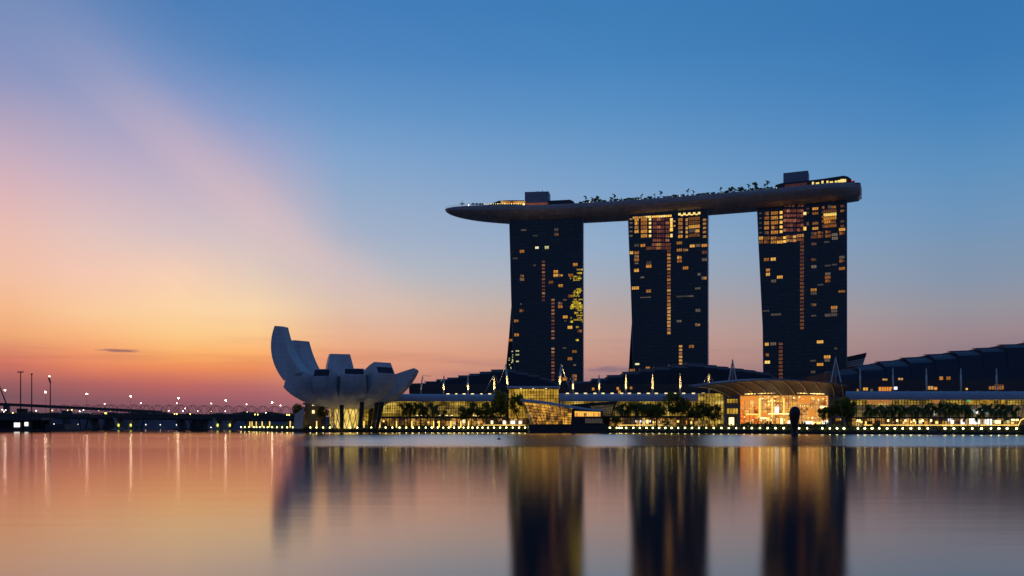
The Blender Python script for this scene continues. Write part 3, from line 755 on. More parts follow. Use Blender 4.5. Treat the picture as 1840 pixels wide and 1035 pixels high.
# rail at the prow
b = MB()
prev_p = None
for k in range(26):
    X = X0 + .6 + k * 2.2
    wv, dv, zr = station(X)
    for sg in (1, -1):
        p = dpt(X, sg * (wv - .3), zr - .3); b.tube(p, p + Vector((0, 0, 1.7)), .07, n=5)
    if prev_p:
        for q0, q1 in zip(prev_p, (dpt(X, wv - .3, zr + 1.4), dpt(X, -(wv - .3), zr + 1.4))): b.tube(q0, q1, .08, n=5)
    prev_p = (dpt(X, wv - .3, zr + 1.4), dpt(X, -(wv - .3), zr + 1.4))
b.build('railing', M['steel'], park)
def near_rim_X(px):
    """X along the deck whose near rim is seen at px"""
    lo, hi = X0, X1
    for _ in range(40):
        mid = (lo + hi) / 2; wv, _, zr = station(mid); p = dpt(mid, wv, zr)
        if CX + p.x / p.y * F < px: lo = mid
        else: hi = mid
    return (lo + hi) / 2
def deck_point(px, off):
    X = near_rim_X(px)
    for _ in range(6):
        p = dpt(X, off, station(X)[2]); X += (px - (CX + p.x / p.y * F)) * p.y / F
    X = max(X0 + 1, min(X1 - 1, X)); return dpt(X, off, station(X)[2] - .35), X
# rooftop pavilions: low dark rooms with sloping ends and lit glazing
def roof_room(name, pts, off0, off1, m, parent=park):
    """outline [(px, z above deck)] swept across the deck between two offsets"""
    b = MB(); fr, bk = [], []
    for px, h in pts:
        p, X = deck_point(px, off0); fr.append(p + Vector((0, 0, h)))
        q = dpt(X, off1, station(X)[2] - .35); bk.append(q + Vector((0, 0, h)))
    lo_f = [deck_point(px, off0)[0] for px, h in pts]
    n = len(pts)
    b.grid([fr, bk])                       # roof
    for i in range(n - 1):
        b.quad(lo_f[i], lo_f[i + 1], fr[i + 1], fr[i])
        X_ = None
    lo_b = [Vector((q.x, q.y, p.z)) for q, p in zip(bk, lo_f)]
    for i in range(n - 1): b.quad(lo_b[i + 1], lo_b[i], bk[i], bk[i + 1])
    b.quad(lo_f[0], fr[0], bk[0], lo_b[0]); b.quad(lo_f[-1], lo_b[-1], bk[-1], fr[-1])
    return b.build(name, m, parent)
def strip_on(name, px0, px1, z0, z1, off, m, parent=park, n=6):
    b = MB(); rows = [[], []]
    for k in range(n + 1):
        p, _ = deck_point(px0 + (px1 - px0) * k / n, off)
        rows[0].append(p + Vector((0, 0, z0))); rows[1].append(p + Vector((0, 0, z1)))
    b.grid(rows); b.open = True
    return b.build(name, m, parent, smooth=None)
roof_room('pavilion', [(866, .3), (876, 2.2), (888, 4.6), (896, 6.2), (915, 6.8), (942, 6.8)], 10, -9, M['charcoal'])
strip_on('lit_glazing', 900, 944, 3.4, 6.0, 10.08, M['boatglass'])
roof_room('pavilion', [(984, 6.4), (1024, 6.4), (1030, 5), (1036, 1.2)], 9, -8, M['charcoal'])
strip_on('lit_glazing', 946, 984, 1.2, 4.8, 9.4, M['win_red'])
# stair and lift boxes
def roof_box(px0, px1, h, off0, off1, label=None):
    p, Xa = deck_point(px0, off0); q, Xb = deck_point(px1, off0)
    r = dpt(Xb, off1, q.z); s_ = dpt(Xa, off1, p.z)
    b = MB(); up = Vector((0, 0, h))
    b.hexa([p, q, r, s_], [x + up for x in (p, q, r, s_)])
    lip = Vector((0, 0, .35))
    b.hexa([x + up + lip * .01 for x in (p, q, r, s_)], [x + up + lip for x in (p.lerp(r, .004), q, r, s_)])
    o = b.build('lift_box', M['box'], park)
    return p + up, q + up
p_, q_ = roof_box(943, 986, 15.2, 5, -7)
b = MB()
for f_, h_ in ((.5, 1.4), (.58, 1.4), (.73, 1.9)):
    c = p_.lerp(q_, f_) + Vector((0, 3, .3)); b.tube(c, c + Vector((0, 0, h_)), .35, .25, 6)
b.build('roof_vent', M['dark'], park)
roof_box(1407.5, 1452, 15.4, 5, -8)
roof_room('pavilion', [(1392, 2.0), (1393.5, 5.2), (1405, 6.2), (1455, 6.2)], 11, -8, M['charcoal'])
strip_on('lit_glazing', 1410, 1450, 1.6, 4.6, 11.08, M['win_red'])
roof_room('pavilion', [(1455, 6.3), (1480, 6.5), (1516, 7.2), (1524, 6.0), (1533, 2.6), (1536, .4)], 10, -8, M['charcoal'])
b = MB()
for px in (1459, 1466, 1476, 1485, 1491, 1500, 1505, 1510, 1516):
    p, _ = deck_point(px, 10.1); q, _ = deck_point(px + random.uniform(2.5, 6), 10.1)
    z0 = random.uniform(1.8, 2.4); z1 = z0 + random.uniform(1.6, 2.8)
    b.quad(p + Vector((0, 0, z0)), q + Vector((0, 0, z0)), q + Vector((0, 0, z1)), p + Vector((0, 0, z1)))
b.open = True
b.build('lit_glazing', M['win_bright'], park, smooth=None)
# row of small lamps on the prow edge and pale lamps along the rim
def deck_lamp(px, off, z, r, m):
    p, _ = deck_point(px, off); b = MB(); c = p + Vector((0, 0, z))
    b.tube(p, c, .06, n=5, m=1); b.sphere(c, r, 6)
    b.build('deck_lamp', [m, M['dark']], park)
M['deckl'] = glow('deck lamp', (1.0, 0.78, 0.30), 2.2)
for k in range(17):
    px = 870 + k * 4.1; deck_lamp(px, station(near_rim_X(px))[0] - 1.0, 1.5, .30 if k % 3 else .42, M['deckl'])
deck_lamp(842, 8, 2.4, .32, M['lampf']); deck_lamp(941, 17.5, 1.3, .9, M['deckl'])
deck_lamp(799.2, 0, .4, .38, M['redlight']); deck_lamp(1531, 11, 2.2, .6, M['redlight'])
for px in (1059, 1150, 1221, 1296, 1371, 1395): deck_lamp(px, 17, 1.0, .42, M['deckl'])
# light mast on the prow
p, _ = deck_point(830.5, 4)
mast = thing('signal_mast', 'thin mast with a crossbar standing on the pointed tip of the deck', 'mast', p)
b = MB(); b.tube(p, p + Vector((0, 0, 8.2)), .16, .1, 6); b.build('pole', M['dark'], mast)
b = MB()
b.tube(p + Vector((-2.1, 0, 4.7)), p + Vector((2.1, 0, 4.7)), .3, n=6); b.tube(p + Vector((-1.2, 0, 5.4)), p + Vector((1.2, 0, 5.4)), .2, n=6); b.tube(p + Vector((-1.2, 0, 4.0)), p + Vector((1.2, 0, 4.0)), .2, n=6)
b.build('crossbar', M['dark'], mast)
# parasols on the prow
um = None
for px in (850, 856.5, 863, 868):
    p, _ = deck_point(px, 11)
    if um is None:
        um = thing('parasol', 'dark parasol open on the deck edge left of the roof pavilion', 'parasol', p, 'parasols on the prow')
        b = MB(); b.tube(p, p + Vector((0, 0, 3)), .12, n=5); b.build('pole', M['dark'], um)
        b = MB(); b.lathe(p + Vector((0, 0, 2.6)), [(1.9, 0), (1.8, .2), (.8, .9), (.08, 1.3)], 8); b.build('canopy', M['dark'], um)
    else:
        c = copy_tree(um); c.location = p

# ------------------------------------------------------------------ plants
def palm_proto(name, label, cat, H_, R_, seed, group, nf=22):
    rnd = random.Random(seed)
    root = thing(name, label, cat, (0, 0, 0), group)
    b = MB(); pts = []
    for k in range(7):
        t = k / 6; pts.append((Vector((.25 * math.sin(t * 2) * H_ * .06, 0, (H_ - R_ * .42) * t)), .034 * H_ * (1 - .45 * t) * .7))
    for (a, r0), (c, r1) in zip(pts[:-1], pts[1:]): b.tube(a, c, r0, r1, 7)
    b.build('trunk', M['bark'], root)
    top = pts[-1][0]
    b = MB(); b.open = True
    for i in range(nf):
        an = i * 2.4 + rnd.uniform(-.2, .2); el_ = math.radians(-35 + 115 * ((i * .618) % 1.0))
        L = R_ * rnd.uniform(.85, 1.12); dirh = Vector((math.cos(an), math.sin(an), 0)); side = Vector((-math.sin(an), math.cos(an), 0))
        prevp = top.copy(); n = 7; cur = el_
        for k in range(1, n + 1):
            t = k / n
            p = prevp + (dirh * math.cos(cur) + Vector((0, 0, math.sin(cur)))) * (L / n); cur -= math.radians(11 + 9 * t)
            wl = R_ * .26 * (math.sin(math.pi * min(1, t * .85 + .12)) ** .7) + .04
            for sg in (1, -1):
                tipv = (p + prevp) / 2 + side * sg * wl + Vector((0, 0, -wl * .75)) + (p - prevp) * .5
                b.tri(prevp, p, tipv)
                m2 = prevp.lerp(p, .5); b.tri(m2, m2 + (p - prevp) * .28, tipv + (p - prevp) * .55 + Vector((0, 0, .1 * wl)))
            prevp = p
    b.build('crown', M['palm'], root, smooth=None)
    return root
def tree_proto(name, label, cat, H_, R_, seed, group, n=900, leaf=.55, flat=.75, trunkh=.4):
    rnd = random.Random(seed)
    root = thing(name, label, cat, (0, 0, 0), group)
    b = MB(); fork = Vector((0, 0, H_ * trunkh))
    b.tube((0, 0, 0), fork, H_ * .018, H_ * .013, 7)
    clumps = []
    for i in range(9):
        an = i * 2.4 + rnd.random(); rr = R_ * rnd.uniform(.25, .8); z = H_ * (trunkh + (1 - trunkh) * rnd.uniform(.25, .85))
        c = Vector((math.cos(an) * rr, math.sin(an) * rr, z)); clumps.append((c, R_ * rnd.uniform(.28, .5)))
        if i < 6: b.tube(fork - Vector((0, 0, .4)), c, H_ * .013, H_ * .005, 5)
    b.build('trunk', M['bark'], root)
    b = MB(); b.open = True
    for k in range(n):
        c, r = clumps[rnd.randrange(len(clumps))]
        d = Vector((rnd.gauss(0, 1), rnd.gauss(0, 1), rnd.gauss(0, 1))).normalized() * r * rnd.random() ** .4
        d.z *= flat
        leaf_quad(b, c + d, leaf * rnd.uniform(.6, 1.2), rnd)
    b.build('crown', M['leaf'], root, smooth=None)
    return root
protos = {}
def plant(kind, H_, label, group, at, cat, seed, R_=None, sx=1.0, **kw):
    key = (kind, seed, label)
    if key not in protos:
        if kind == 'palm': o = palm_proto('palm_tree', label, cat, 10, R_ or 3.6, seed, group)
        else: o = tree_proto('tree' if kind == 'tree' else 'shrub', label, cat, 10, R_ or 4.5, seed, group, **kw)
        protos[key] = o
    else: o = copy_tree(protos[key])
    s = H_ / 10.0
    o.location = at; o.scale = (s * sx, s * sx, s); o.rotation_euler = (0, 0, random.random() * 6.28)
    return o
# on the sky deck
for px, h in ((1052, 7.5), (1064, 5.5), (1104, 7.5), (1117, 3.5), (1153, 5.6), (1176, 5.2), (1187.5, 7.2), (1235.5, 7), (1246, 5.6), (1295, 6.0), (1345, 7.0), (1374, 5.5), (1379, 8)):
    p, _ = deck_point(px, 17); plant('palm', h * .95, 'small palm on the roof deck rim between the two lift boxes', 'palms along the roof deck', p, 'palm', 11 + int(px) % 2, R_=3.6, sx=.9)
for px, h, sx in ((1072, 6.2, 1.0), (1098, 4.5, .9), (1357, 7.4, .9)):
    p, _ = deck_point(px, 16.5); plant('tree', h, 'round leafy tree standing among palms on the roof deck', 'leafy trees on the roof deck', p, 'tree', 5, sx=sx, n=420, leaf=.8, trunkh=.25)
for px, h, sx in ((1316, 5.6, 1.25), (1331, 4.8, 1.25), (1130, 2.6, 1.4), (1140, 2.2, 1.4), (1212, 2.6, 1.6), (1200, 2.2, 1.5), (1271, 2.6, 1.5), (1282, 2.4, 1.4), (1538, 3.4, 1.0), (1043, 2.2, 1.4), (1056, 3.4, 1.2), (1067, 4, 1.1), (1078, 3.6, 1.1), (1086, 2.4, 1.5), (1108, 3, 1.3), (1121, 2.2, 1.6), (1160, 2.0, 1.6), (1168, 2.4, 1.4), (1228, 2.0, 1.6), (1254, 2.2, 1.6), (1264, 2.4, 1.5), (1305, 2.4, 1.5), (1350, 3.2, 1.3), (1365, 2.6, 1.5), (1385, 2.6, 1.4)):
    p, _ = deck_point(px, 17.6 if px < 1500 else 8); plant('bush', h, 'low dark bush on the roof deck rim', 'bushes on the roof deck', p, 'bush', 6, sx=sx, n=420, leaf=.8, trunkh=.08)

fr_ = random.Random(8); px = 1044.0
while px < 1392:
    p, _ = deck_point(px, 18.2); plant('bush', fr_.uniform(1.5, 2.9), 'low dark bush on the roof deck rim', 'bushes on the roof deck', p, 'bush', 6, sx=fr_.uniform(1.3, 2.2), n=420, leaf=.8, trunkh=.08)
    px += fr_.uniform(4, 11)
# ------------------------------------------------------------------ lotus museum
MC = Vector((PX(622, 582), 582, 0))
mus = thing('lotus_museum', 'white lotus shaped museum with upturned petals of different heights', 'museum', (MC.x, MC.y, GZ))
def bez(p, t):
    u = 1 - t
    return tuple(u ** 3 * p[0][i] + 3 * u * u * t * p[1][i] + 3 * u * t * t * p[2][i] + t ** 3 * p[3][i] for i in (0, 1))
M['skylight'] = mat('skylight glass', (0.006, 0.007, 0.010), 0.15, 0, 0.2, 0.3)
def petal(th, outer, inner, ws, bulge=2.0, sky=True, win=None, inset=.12):
    th = math.radians(th); R = Vector((math.sin(th), -math.cos(th), 0)); T = Vector((math.cos(th), math.sin(th), 0))
    N = 22; rows = []
    for k in range(N + 1):
        t = k / N
        ro, zo = bez(outer, t); ri, zi = bez(inner, t)
        wv = bez([(ws[0], 0), (ws[1], 0), (ws[2], 0), (ws[3], 0)], t)[0]
        O = MC + R * ro + Vector((0, 0, zo)); I = MC + R * ri + Vector((0, 0, zi))
        nrm = (O - I); 
        if nrm.length < .01: nrm = Vector((0, 0, -1))
        nrm.normalize()
        bl = bulge * (1 - t) ** .6
        row = [O + T * (wv * s_) + nrm * bl * (1 - s_ * s_) for s_ in (-1, -.6, -.2, .2, .6, 1)]
        wi = wv * .94
        row += [I + T * wi, I, I - T * wi]
        rows.append(row)
    b = MB(); b.grid(rows, 0, closed=True); b.poly(rows[-1])
    b.poly(rows[0][::-1])
    po = b.build('petal', M['white'], mus, smooth=True, autosmooth=32)
    if sky:
        q = rows[-1]; o0, o1 = q[0], q[5]; i0, i1 = q[8], q[6]
        nn = (o1 - o0).cross(i0 - o0).normalized()
        if nn.dot(R) < 0 and abs(nn.z) < .8: nn = -nn
        if abs(nn.z) >= .8 and nn.z < 0: nn = -nn
        def bl(u, v): return (o0.lerp(o1, u)).lerp(i0.lerp(i1, u), v) + nn * .06
        v0, v1 = win or (.06, .9)
        b = MB(); b.quad(bl(.05, v0), bl(.95, v0), bl(.95, v1), bl(.05, v1)); b.open = True
        b.build('skylight', M['skylight'], po, smooth=None)
def rz(th, px, py):
    """radius and height of a petal point seen at px,py on bearing th"""
    s_, c_ = math.sin(math.radians(th)), math.cos(math.radians(th))
    # X = MC.x + r s ; D = MC.y - r c ; X/D = (px-CX)/F
    k = (px - CX) / F
    r = (k * MC.y - MC.x) / (s_ + k * c_)
    return r, PZ(py, MC.y - r * c_)
Z0 = 17.0
def front_petal(th, px, ytop, ybot, w_, wm, dep=2.5, win=None):
    r, zt = rz(th, px, ytop); zb = PZ(ybot, MC.y - r * math.cos(math.radians(th)))
    petal(th, [(3, Z0), (r * .55, Z0 - .3), (r * .93, Z0 + 7), (r, zb)], [(2, Z0 + 10), (r * .5, Z0 + 14), (r * .75, zt - 3), (r - dep, zt)], [3.0, wm * .80, wm * .92, w_], 2.2, True, win)
front_petal(-9, 577, 662.5, 676.5, 5.6, 10)
front_petal(17, 637, 661.5, 673, 6.6, 10.5)
front_petal(43, 694, 650.5, 671, 6.6, 10.5, 4, (.04, .56))
front_petal(-38, 534, 668, 677, 4.6, 9)
r, z = rz(-72, 509.5, 682)
petal(-72, [(3, Z0), (r * .6, Z0), (r * .9, z - 9), (r, z - 4.6)], [(2, Z0 + 10), (r * .5, Z0 + 14), (r * .8, z - 1), (r - 1, z)], [3.5, 8, 8, 5], 2, True)
r, z = rz(92, 751, 663)
petal(88, [(3, Z0), (r * .62, Z0 - 2), (r * .88, z - 14), (r, z - 1.2)], [(2, Z0 + 12), (r * .5, Z0 + 17), (r * .8, z - 2.5), (r - 1.2, z)], [3.5, 9, 10, 7], 2, False)
r, z = rz(-104, 498, 586.5)
petal(-104, [(3, Z0), (r * .70, Z0 + 2), (r * 1.17, z - 28), (r * 1.00, z)], [(2, Z0 + 11), (r * .50, Z0 + 15), (r * .80, z - 26), (r - 6.5, z - .6)], [3.5, 8, 8, 3.6], 2, True)
r, z = rz(-129, 533, 613)
petal(-130, [(3, Z0), (r * .75, Z0 + 2), (r * 1.2, z - 22), (r * 1.04, z)], [(2, Z0 + 11), (r * .5, Z0 + 14), (r * .82, z - 24), (r - 5, z)], [3.5, 9, 11, 6.6], 2, True)
r, z = rz(-163, 610, 637)
petal(-163, [(3, Z0), (r * .75, Z0 + 2), (r * 1.15, z - 18), (r * 1.04, z)], [(2, Z0 + 11), (r * .5, Z0 + 13), (r * .8, z - 20), (r - 5, z)], [3.5, 10, 13, 7.4], 2, True)
r = 42; z = 38
petal(138, [(3, Z0), (r * .75, Z0 + 2), (r * 1.1, z - 14), (r * 1.0, z)], [(2, Z0 + 11), (r * .5, Z0 + 13), (r * .8, z - 12), (r - 5, z)], [3.5, 10, 11, 7], 2, True)
b = MB(); b.lathe(MC, [(5, Z0 - 1.0), (14, Z0 + .2), (19, Z0 + 3.5), (21, Z0 + 9), (18, Z0 + 15), (10, Z0 + 13)], 40); b.build('bowl', M['white'], mus, smooth=True, autosmooth=60)
# legs: dark slanted columns
for px, py, D, lx in ((614, 757, 562, 0), (647, 757, 556, 4), (670, 757, 572, 9), (677, 757, 560, 11), (663, 757, 600, 6), (582, 757, 590, -6)):
    a = Vector((PX(px, D), D, GZ)); t_ = Vector((PX(px + lx * .9, D), D, 19.5)); b = MB(); b.tube(a, t_, 1.25, 1.5, 8); b.build('leg', M['dark'], mus)
# lit steel basket under the bowl
b = MB()
for k in range(14):
    a0 = 2 * math.pi * k / 14
    for dlt in (.42, -.42):
        b.tube(MC + Vector((9 * math.cos(a0), 9 * math.sin(a0), GZ)), MC + Vector((10.5 * math.cos(a0 + dlt), 10.5 * math.sin(a0 + dlt), Z0)), .28, n=6)
b.build('support_lattice', M['steel'], mus)
b = MB(); b.lathe(MC, [(7.6, GZ), (7.6, Z0 - 1.5)], 20); b.build('lobby_glass', M['lobby'], mus)
for th_, rr_ in ((-40, 22), (-5, 22), (25, 23), (55, 24)):
    R0 = Vector((math.sin(math.radians(th_)), -math.cos(math.radians(th_)), 0)); pos = MC + R0 * rr_ + Vector((0, 0, GZ + .8))
    b = MB(); b.tube(pos + Vector((0, 0, -.8)), pos + Vector((0, 0, -.2)), .5, .6, 8); fx = b.build('floodlight', M['dark'], mus)
    ld = bpy.data.lights.new('flood_beam', 'SPOT'); ld.spot_size = math.radians(110); ld.spot_blend = .6; ld.energy = 800; ld.color = (1.0, .70, .34); ld.shadow_soft_size = .5
    lo = bpy.data.objects.new('flood_beam', ld); C.objects.link(lo); lo.parent = fx; lo.location = pos - base_of(fx); lo.rotation_euler = (math.pi, 0, 0)
# small shell entrance and service block left of the museum
D = 592
root = thing('entrance_shell', 'small pale curved shell standing on the quay left of the museum', 'shell', P(538, 757, D))
b = MB(); rows = []
for k in range(9):
    t = k / 8
    rows.append([Vector((PX(527 + 4 * t * t, D), D - 2, GZ + 5 * (1 - t) + 0 * t)).lerp(P(529 + 18 * t, 745 - 13 * t, D), 1 if k else 1), P(533 + 13 * t, 745 - 12.5 * t, D + 8), Vector((PX(530 + 16 * t, D), D + 4, GZ)), Vector((PX(529 + 15 * t, D), D - 1, GZ))])
b.grid(rows, 0, closed=True); b.poly(rows[0]); b.poly(rows[-1][::-1]); b.build('shell', M['white'], root, smooth=True, autosmooth=40)
root = thing('service_block', 'dark flat roofed block with lit slits beside the museum base', 'building', P(556, 757, 600))
b = MB(); b.box(PX(548, 600), PX(571, 600), 600, 612, GZ, PZ(727, 600)); b.box(PX(546, 600), PX(560, 600), 597, 613, PZ(727, 600), PZ(723.5, 600)); b.build('wall', M['beige'], root)
for py in (726, 740):
    b = MB(); q = P(563, py, 599.9); b.box(q.x - .7, q.x + .7, 599.6, 599.95, q.z - 1, q.z + 1); b.build('window', M['deckl'], root)

# ------------------------------------------------------------------ shopping halls
def stepped_roof(root, steps, D, ylow, depth=34, mt='shell', crest=(.12, .12)):
    """a row of overlapping roof shells, each its own part"""
    for si, (x0, x1, y0, y1) in enumerate(steps):
        cf = crest[0] + (crest[1] - crest[0]) * si / max(1, len(steps) - 1)
        zt = PZ(min(y0, y1), D); zl = PZ(ylow, D)
        b = MB(); xa, xb = PX(x0, D), PX(x1, D)
        h = zt - zl
        n = 9; fr = []
        for k in range(n):
            t = k / (n - 1); u_ = t / .6 if t < .6 else (t - .6) / .4
            fr.append((D - 4 + 4 * u_, zl + h * (1 - cf) * u_) if t < .6 else (D + h * cf * (1.5 * u_ + .9 * u_ * u_), zl + h * (1 - cf) + h * cf * (u_ * 1.25 - .25 * u_ * u_)))
        prof = fr + [(D + depth, zt - .8), (D + depth, zl)]
        dz = PZ(y1, D) - PZ(y0, D)
        a = [Vector((xa, y, z - (max(0, dz)) * (z - zl) / h)) for y, z in prof]; c = [Vector((xb, y, z + min(0, dz) * (z - zl) / h)) for y, z in prof]
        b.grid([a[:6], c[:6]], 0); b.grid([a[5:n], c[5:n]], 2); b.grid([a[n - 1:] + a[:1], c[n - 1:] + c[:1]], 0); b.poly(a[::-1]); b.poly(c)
        # crest strip, paler to paint sky light along the edge
        e0, e1 = a[n - 1], c[n - 1]
        b.hexa([e0 + Vector((-.4, -.7, -.1)), e1 + Vector((.5, -.7, -.1)), e1 + Vector((.5, 5, .25)), e0 + Vector((-.4, 5, .25))], [p + Vector((0, 0, .55)) for p in (e0 + Vector((-.4, -.7, -.1)), e1 + Vector((.5, -.7, -.1)), e1 + Vector((.5, 5, .25)), e0 + Vector((-.4, 5, .25)))], 1)
        b.build('roof_shell', [M[mt], M['skylit_edge'], M['skylit_sheet']], root)
def canopy(root, px0, px1, yt, yb, D, proj=9, ribs=0, name='canopy', mt='canopy'):
    zt, zb = PZ(yt, D), PZ(yb, D); b = MB()
    prof = []
    for k in range(9):
        t = k / 8; prof.append((D - proj * math.sin(t * math.pi / 2) + proj, zt - (zt - zb) * (1 - math.cos(t * math.pi / 2)) if True else 0))
    # convex drip: near edge low
    prof = [(D + proj - proj * math.sin(t * math.pi / 2) * 1.0, zb + (zt - zb) * math.cos(t * math.pi / 2) ** .9) for t in [k / 8 for k in range(9)]]
    low = [(y + .1, z - .5) for y, z in prof[::-1]]
    b.extrude(prof + low, PX(px0, D), PX(px1, D))
    o = b.build(name, M[mt], root, smooth=True, autosmooth=40)
    for k in range(ribs):
        x = PX(px0 + (px1 - px0) * (k + .5) / ribs, D); b = MB(); b.path([(x, y - .1, z + .1) for y, z in prof], .16, 5); b.build('canopy_rib', M['steel'], root)
    return o
def led(root, px, py, D, w_=1.0):
    q = P(px, py, D); b = MB(); b.box(q.x - w_, q.x + w_, q.y - .3, q.y + .3, q.z - .16, q.z + .16); b.box(q.x - w_ * .8, q.x + w_ * .8, q.y + .31, q.y + .9, q.z - .5, q.z + .2, 1)
    b.build('canopy_lamp', [M['led'], M['dark']], root)
def glass_wall(root, px0, px1, yt, yb, D, mt, nx, nz, name='glass_wall', bar=.16, lean=0.0, skew=0):
    """lit glass with real mullions standing proud of it"""
    b = MB()
    A0, A1 = P(px0, yt, D), P(px1, yt, D); B0, B1 = P(px0 + skew, yb, D - lean), P(px1 + skew, yb, D - lean)
    if lean: B0 = Vector((A0.x + skew * D / F, D - lean, PZ(yb, D))); B1 = Vector((A1.x + skew * D / F, D - lean, PZ(yb, D)))
    b.quad(B0, B1, A1, A0, 0)
    out = Vector((0, -.18, 0))
    for k in range(nx + 1):
        t = k / nx; p, q = B0.lerp(B1, t) + out, A0.lerp(A1, t) + out
        b.hexa([p + Vector((-bar, 0, 0)), p + Vector((bar, 0, 0)), p + Vector((bar, .15, 0)), p + Vector((-bar, .15, 0))], [q + Vector((-bar, 0, 0)), q + Vector((bar, 0, 0)), q + Vector((bar, .15, 0)), q + Vector((-bar, .15, 0))], 1)
    for k in range(nz + 1):
        t = k / nz; p, q = B0.lerp(A0, t) + out * 1.3, B1.lerp(A1, t) + out * 1.3
        b.hexa([p, q, q + Vector((0, .04, 0)), p + Vector((0, .04, 0))], [x + Vector((0, 0, bar * 1.5)) for x in (p, q, q + Vector((0, .04, 0)), p + Vector((0, .04, 0)))], 1)
    return b.build(name, [M[mt], M['dark']], root)
def slab(root, px0, px1, yt, yb, D, depth, mt, name):
    b = MB(); b.box(PX(px0, D), PX(px1, D), D, D + depth, PZ(yb, D), PZ(yt, D)); return b.build(name, M[mt], root)
def gslab(root, px0, px1, yt, D, depth, mt, name):
    b = MB(); b.box(PX(px0, D), PX(px1, D), D, D + depth, GZ, PZ(yt, D)); return b.build(name, M[mt], root)
def signbox(root, px, py, D, wpx, hpx, mt, name='lit_sign', th=.4):
    q = P(px, py, D); k = D / F; b = MB()
    b.box(q.x - wpx * k / 2, q.x + wpx * k / 2, D - th, D, q.z - hpx * k / 2, q.z + hpx * k / 2)
    return b.build(name, M[mt], root)
def people_shops(root, px0, px1, ytop, ybot, D, seed, density=.5):
    """dark posts, lit panels and tills of the ground floor arcade"""
    rnd = random.Random(seed); x = px0
    while x < px1 - 3:
        wv = rnd.uniform(2, 7); r_ = rnd.random()
        if r_ < density:
            signbox(root, x + wv / 2, (ytop + ybot) / 2 + rnd.uniform(-1.5, 1.5), D - .5, wv * .8, (ybot - ytop) * rnd.uniform(.25, .7), rnd.choice(('strip', 'strip', 'orangelight', 'win_white', 'win_warm')), 'shop_window')
        x += wv + rnd.uniform(1, 6)

glass_wall(mus, 592, 671, 733, 765, 616, 'mallglass', 18, 4, 'rear_lobby')
slab(mus, 588, 673, 729, 733, 614, 14, 'charcoal', 'rear_lobby_roof')
# --- left hall
D = 604
hall = thing('shopping_hall', 'long glass shopping hall between the lotus museum and the gold glass pavilion', 'building', (PX(800, D), D, GZ))
gslab(hall, 690, 914, 722, D + 1.2, 40, 'charcoal', 'body')
glass_wall(hall, 672, 908, 719, 749, D, 'mallglass', 56, 6, lean=3)
canopy(hall, 702, 912, 707, 720, D - 6, 8)
slab(hall, 668, 914, 749, 752, D - 8, 8, 'charcoal', 'ledge')
glass_wall(hall, 672, 912, 752, 766, D - 2, 'shopglass', 26, 1, 'shop_front', .25)
people_shops(hall, 675, 870, 753, 763, D - 2, 4, .4)
for px in (805, 820, 834, 849, 865, 880, 895): led(hall, px, 707.5, D - 1, 1.0 if px not in (820, 865) else .7)
for px in (749, 757, 789, 803, 812, 850, 858, 871): led(hall, px, 746.5, D - 7, .8)
slab(hall, 735, 912, 690, 707, D + 14, 30, 'charcoal', 'upper_wall')
stepped_roof(hall, [(738, 766, 690, 689.5), (764.5, 785, 686.3, 686), (784, 805, 682.5, 682), (803.5, 825, 679.3, 678.8), (823.5, 844, 675.3, 675), (843, 863.5, 672.2, 671.8), (862, 884, 668.5, 668), (882.5, 914, 664.5, 664), (912, 927, 664.5, 666), (925.5, 949, 669, 670.5), (947.5, 968, 674, 675.5), (966.5, 983, 679, 681), (981.5, 1004, 681, 692)], D + 30, 700)
for px, py in ((884, 759),):
    signbox(hall, px, py, D - 4, 4, 6, 'doorlight', 'lit_sign')
# --- gold glass pavilion
D = 597
gold = thing('glass_pavilion', 'tall gold lit glass pavilion between two leaning masts', 'building', (PX(960, D), D, GZ))
gslab(gold, 914, 1004, 700, D + 1, 22, 'charcoal', 'body')
glass_wall(gold, 914, 1004, 699, 752, D, 'goldglass', 18, 9, lean=0)
b = MB(); b.extrude([(D - 5, PZ(699.5, D)), (D - 6, PZ(697, D)), (D - 2, PZ(694, D)), (D + 25, PZ(692, D)), (D + 25, PZ(699, D))], PX(912, D), PX(1006, D)); b.build('roof', M['canopy'], gold)
glass_wall(gold, 914, 1000, 752, 766, D - 2, 'shopglass', 10, 1, 'shop_front', .25)
for px, ww, hh, m_ in ((921.5, 8, 6, 'whitescreen'), (934.5, 5, 5.5, 'whitescreen'), (906, 5, 6.5, 'whitescreen')): signbox(gold, px, 759, D - 6, ww, hh, m_)
for px in (936, 958, 981): led(gold, px, 698.5, D - 6.5, .5)
# --- middle hall
D = 586
mid = thing('shopping_hall', 'long glass shopping hall right of the gold pavilion with pale lamps on its canopy', 'building', (PX(1140, D), D, GZ))
gslab(mid, 1006, 1310, 722, D + 1.2, 40, 'charcoal', 'body')
glass_wall(mid, 1006, 1300, 719, 748, D, 'mallglass', 60, 6, lean=2)
canopy(mid, 1005, 1282, 706, 720, D - 6, 8)
slab(mid, 1004, 1305, 748, 751, D - 8, 8, 'charcoal', 'ledge')
glass_wall(mid, 1095, 1304, 751, 767, D - 2, 'shopglass', 22, 1, 'shop_front', .25)
people_shops(mid, 1110, 1300, 753, 764, D - 2, 9, .45)
for px in (1019.5, 1036, 1052, 1069, 1083.5, 1100, 1117, 1131, 1148, 1165, 1179.5, 1197, 1213.5, 1228.5, 1246, 1263.5): led(mid, px, 706.5, D - 1, 1.0)
for px in (1142, 1151, 1160, 1168): signbox(mid, px, 757, D - 6, 2.2, 3.5, 'bluescreen', 'lit_sign')
signbox(mid, 1257, 758.5, D - 6, 6, 4, 'bluescreen'); signbox(mid, 1266, 753, D - 6, 7, 2.5, 'whitescreen')
slab(mid, 1004, 1315, 690, 707, D + 14, 30, 'charcoal', 'upper_wall')
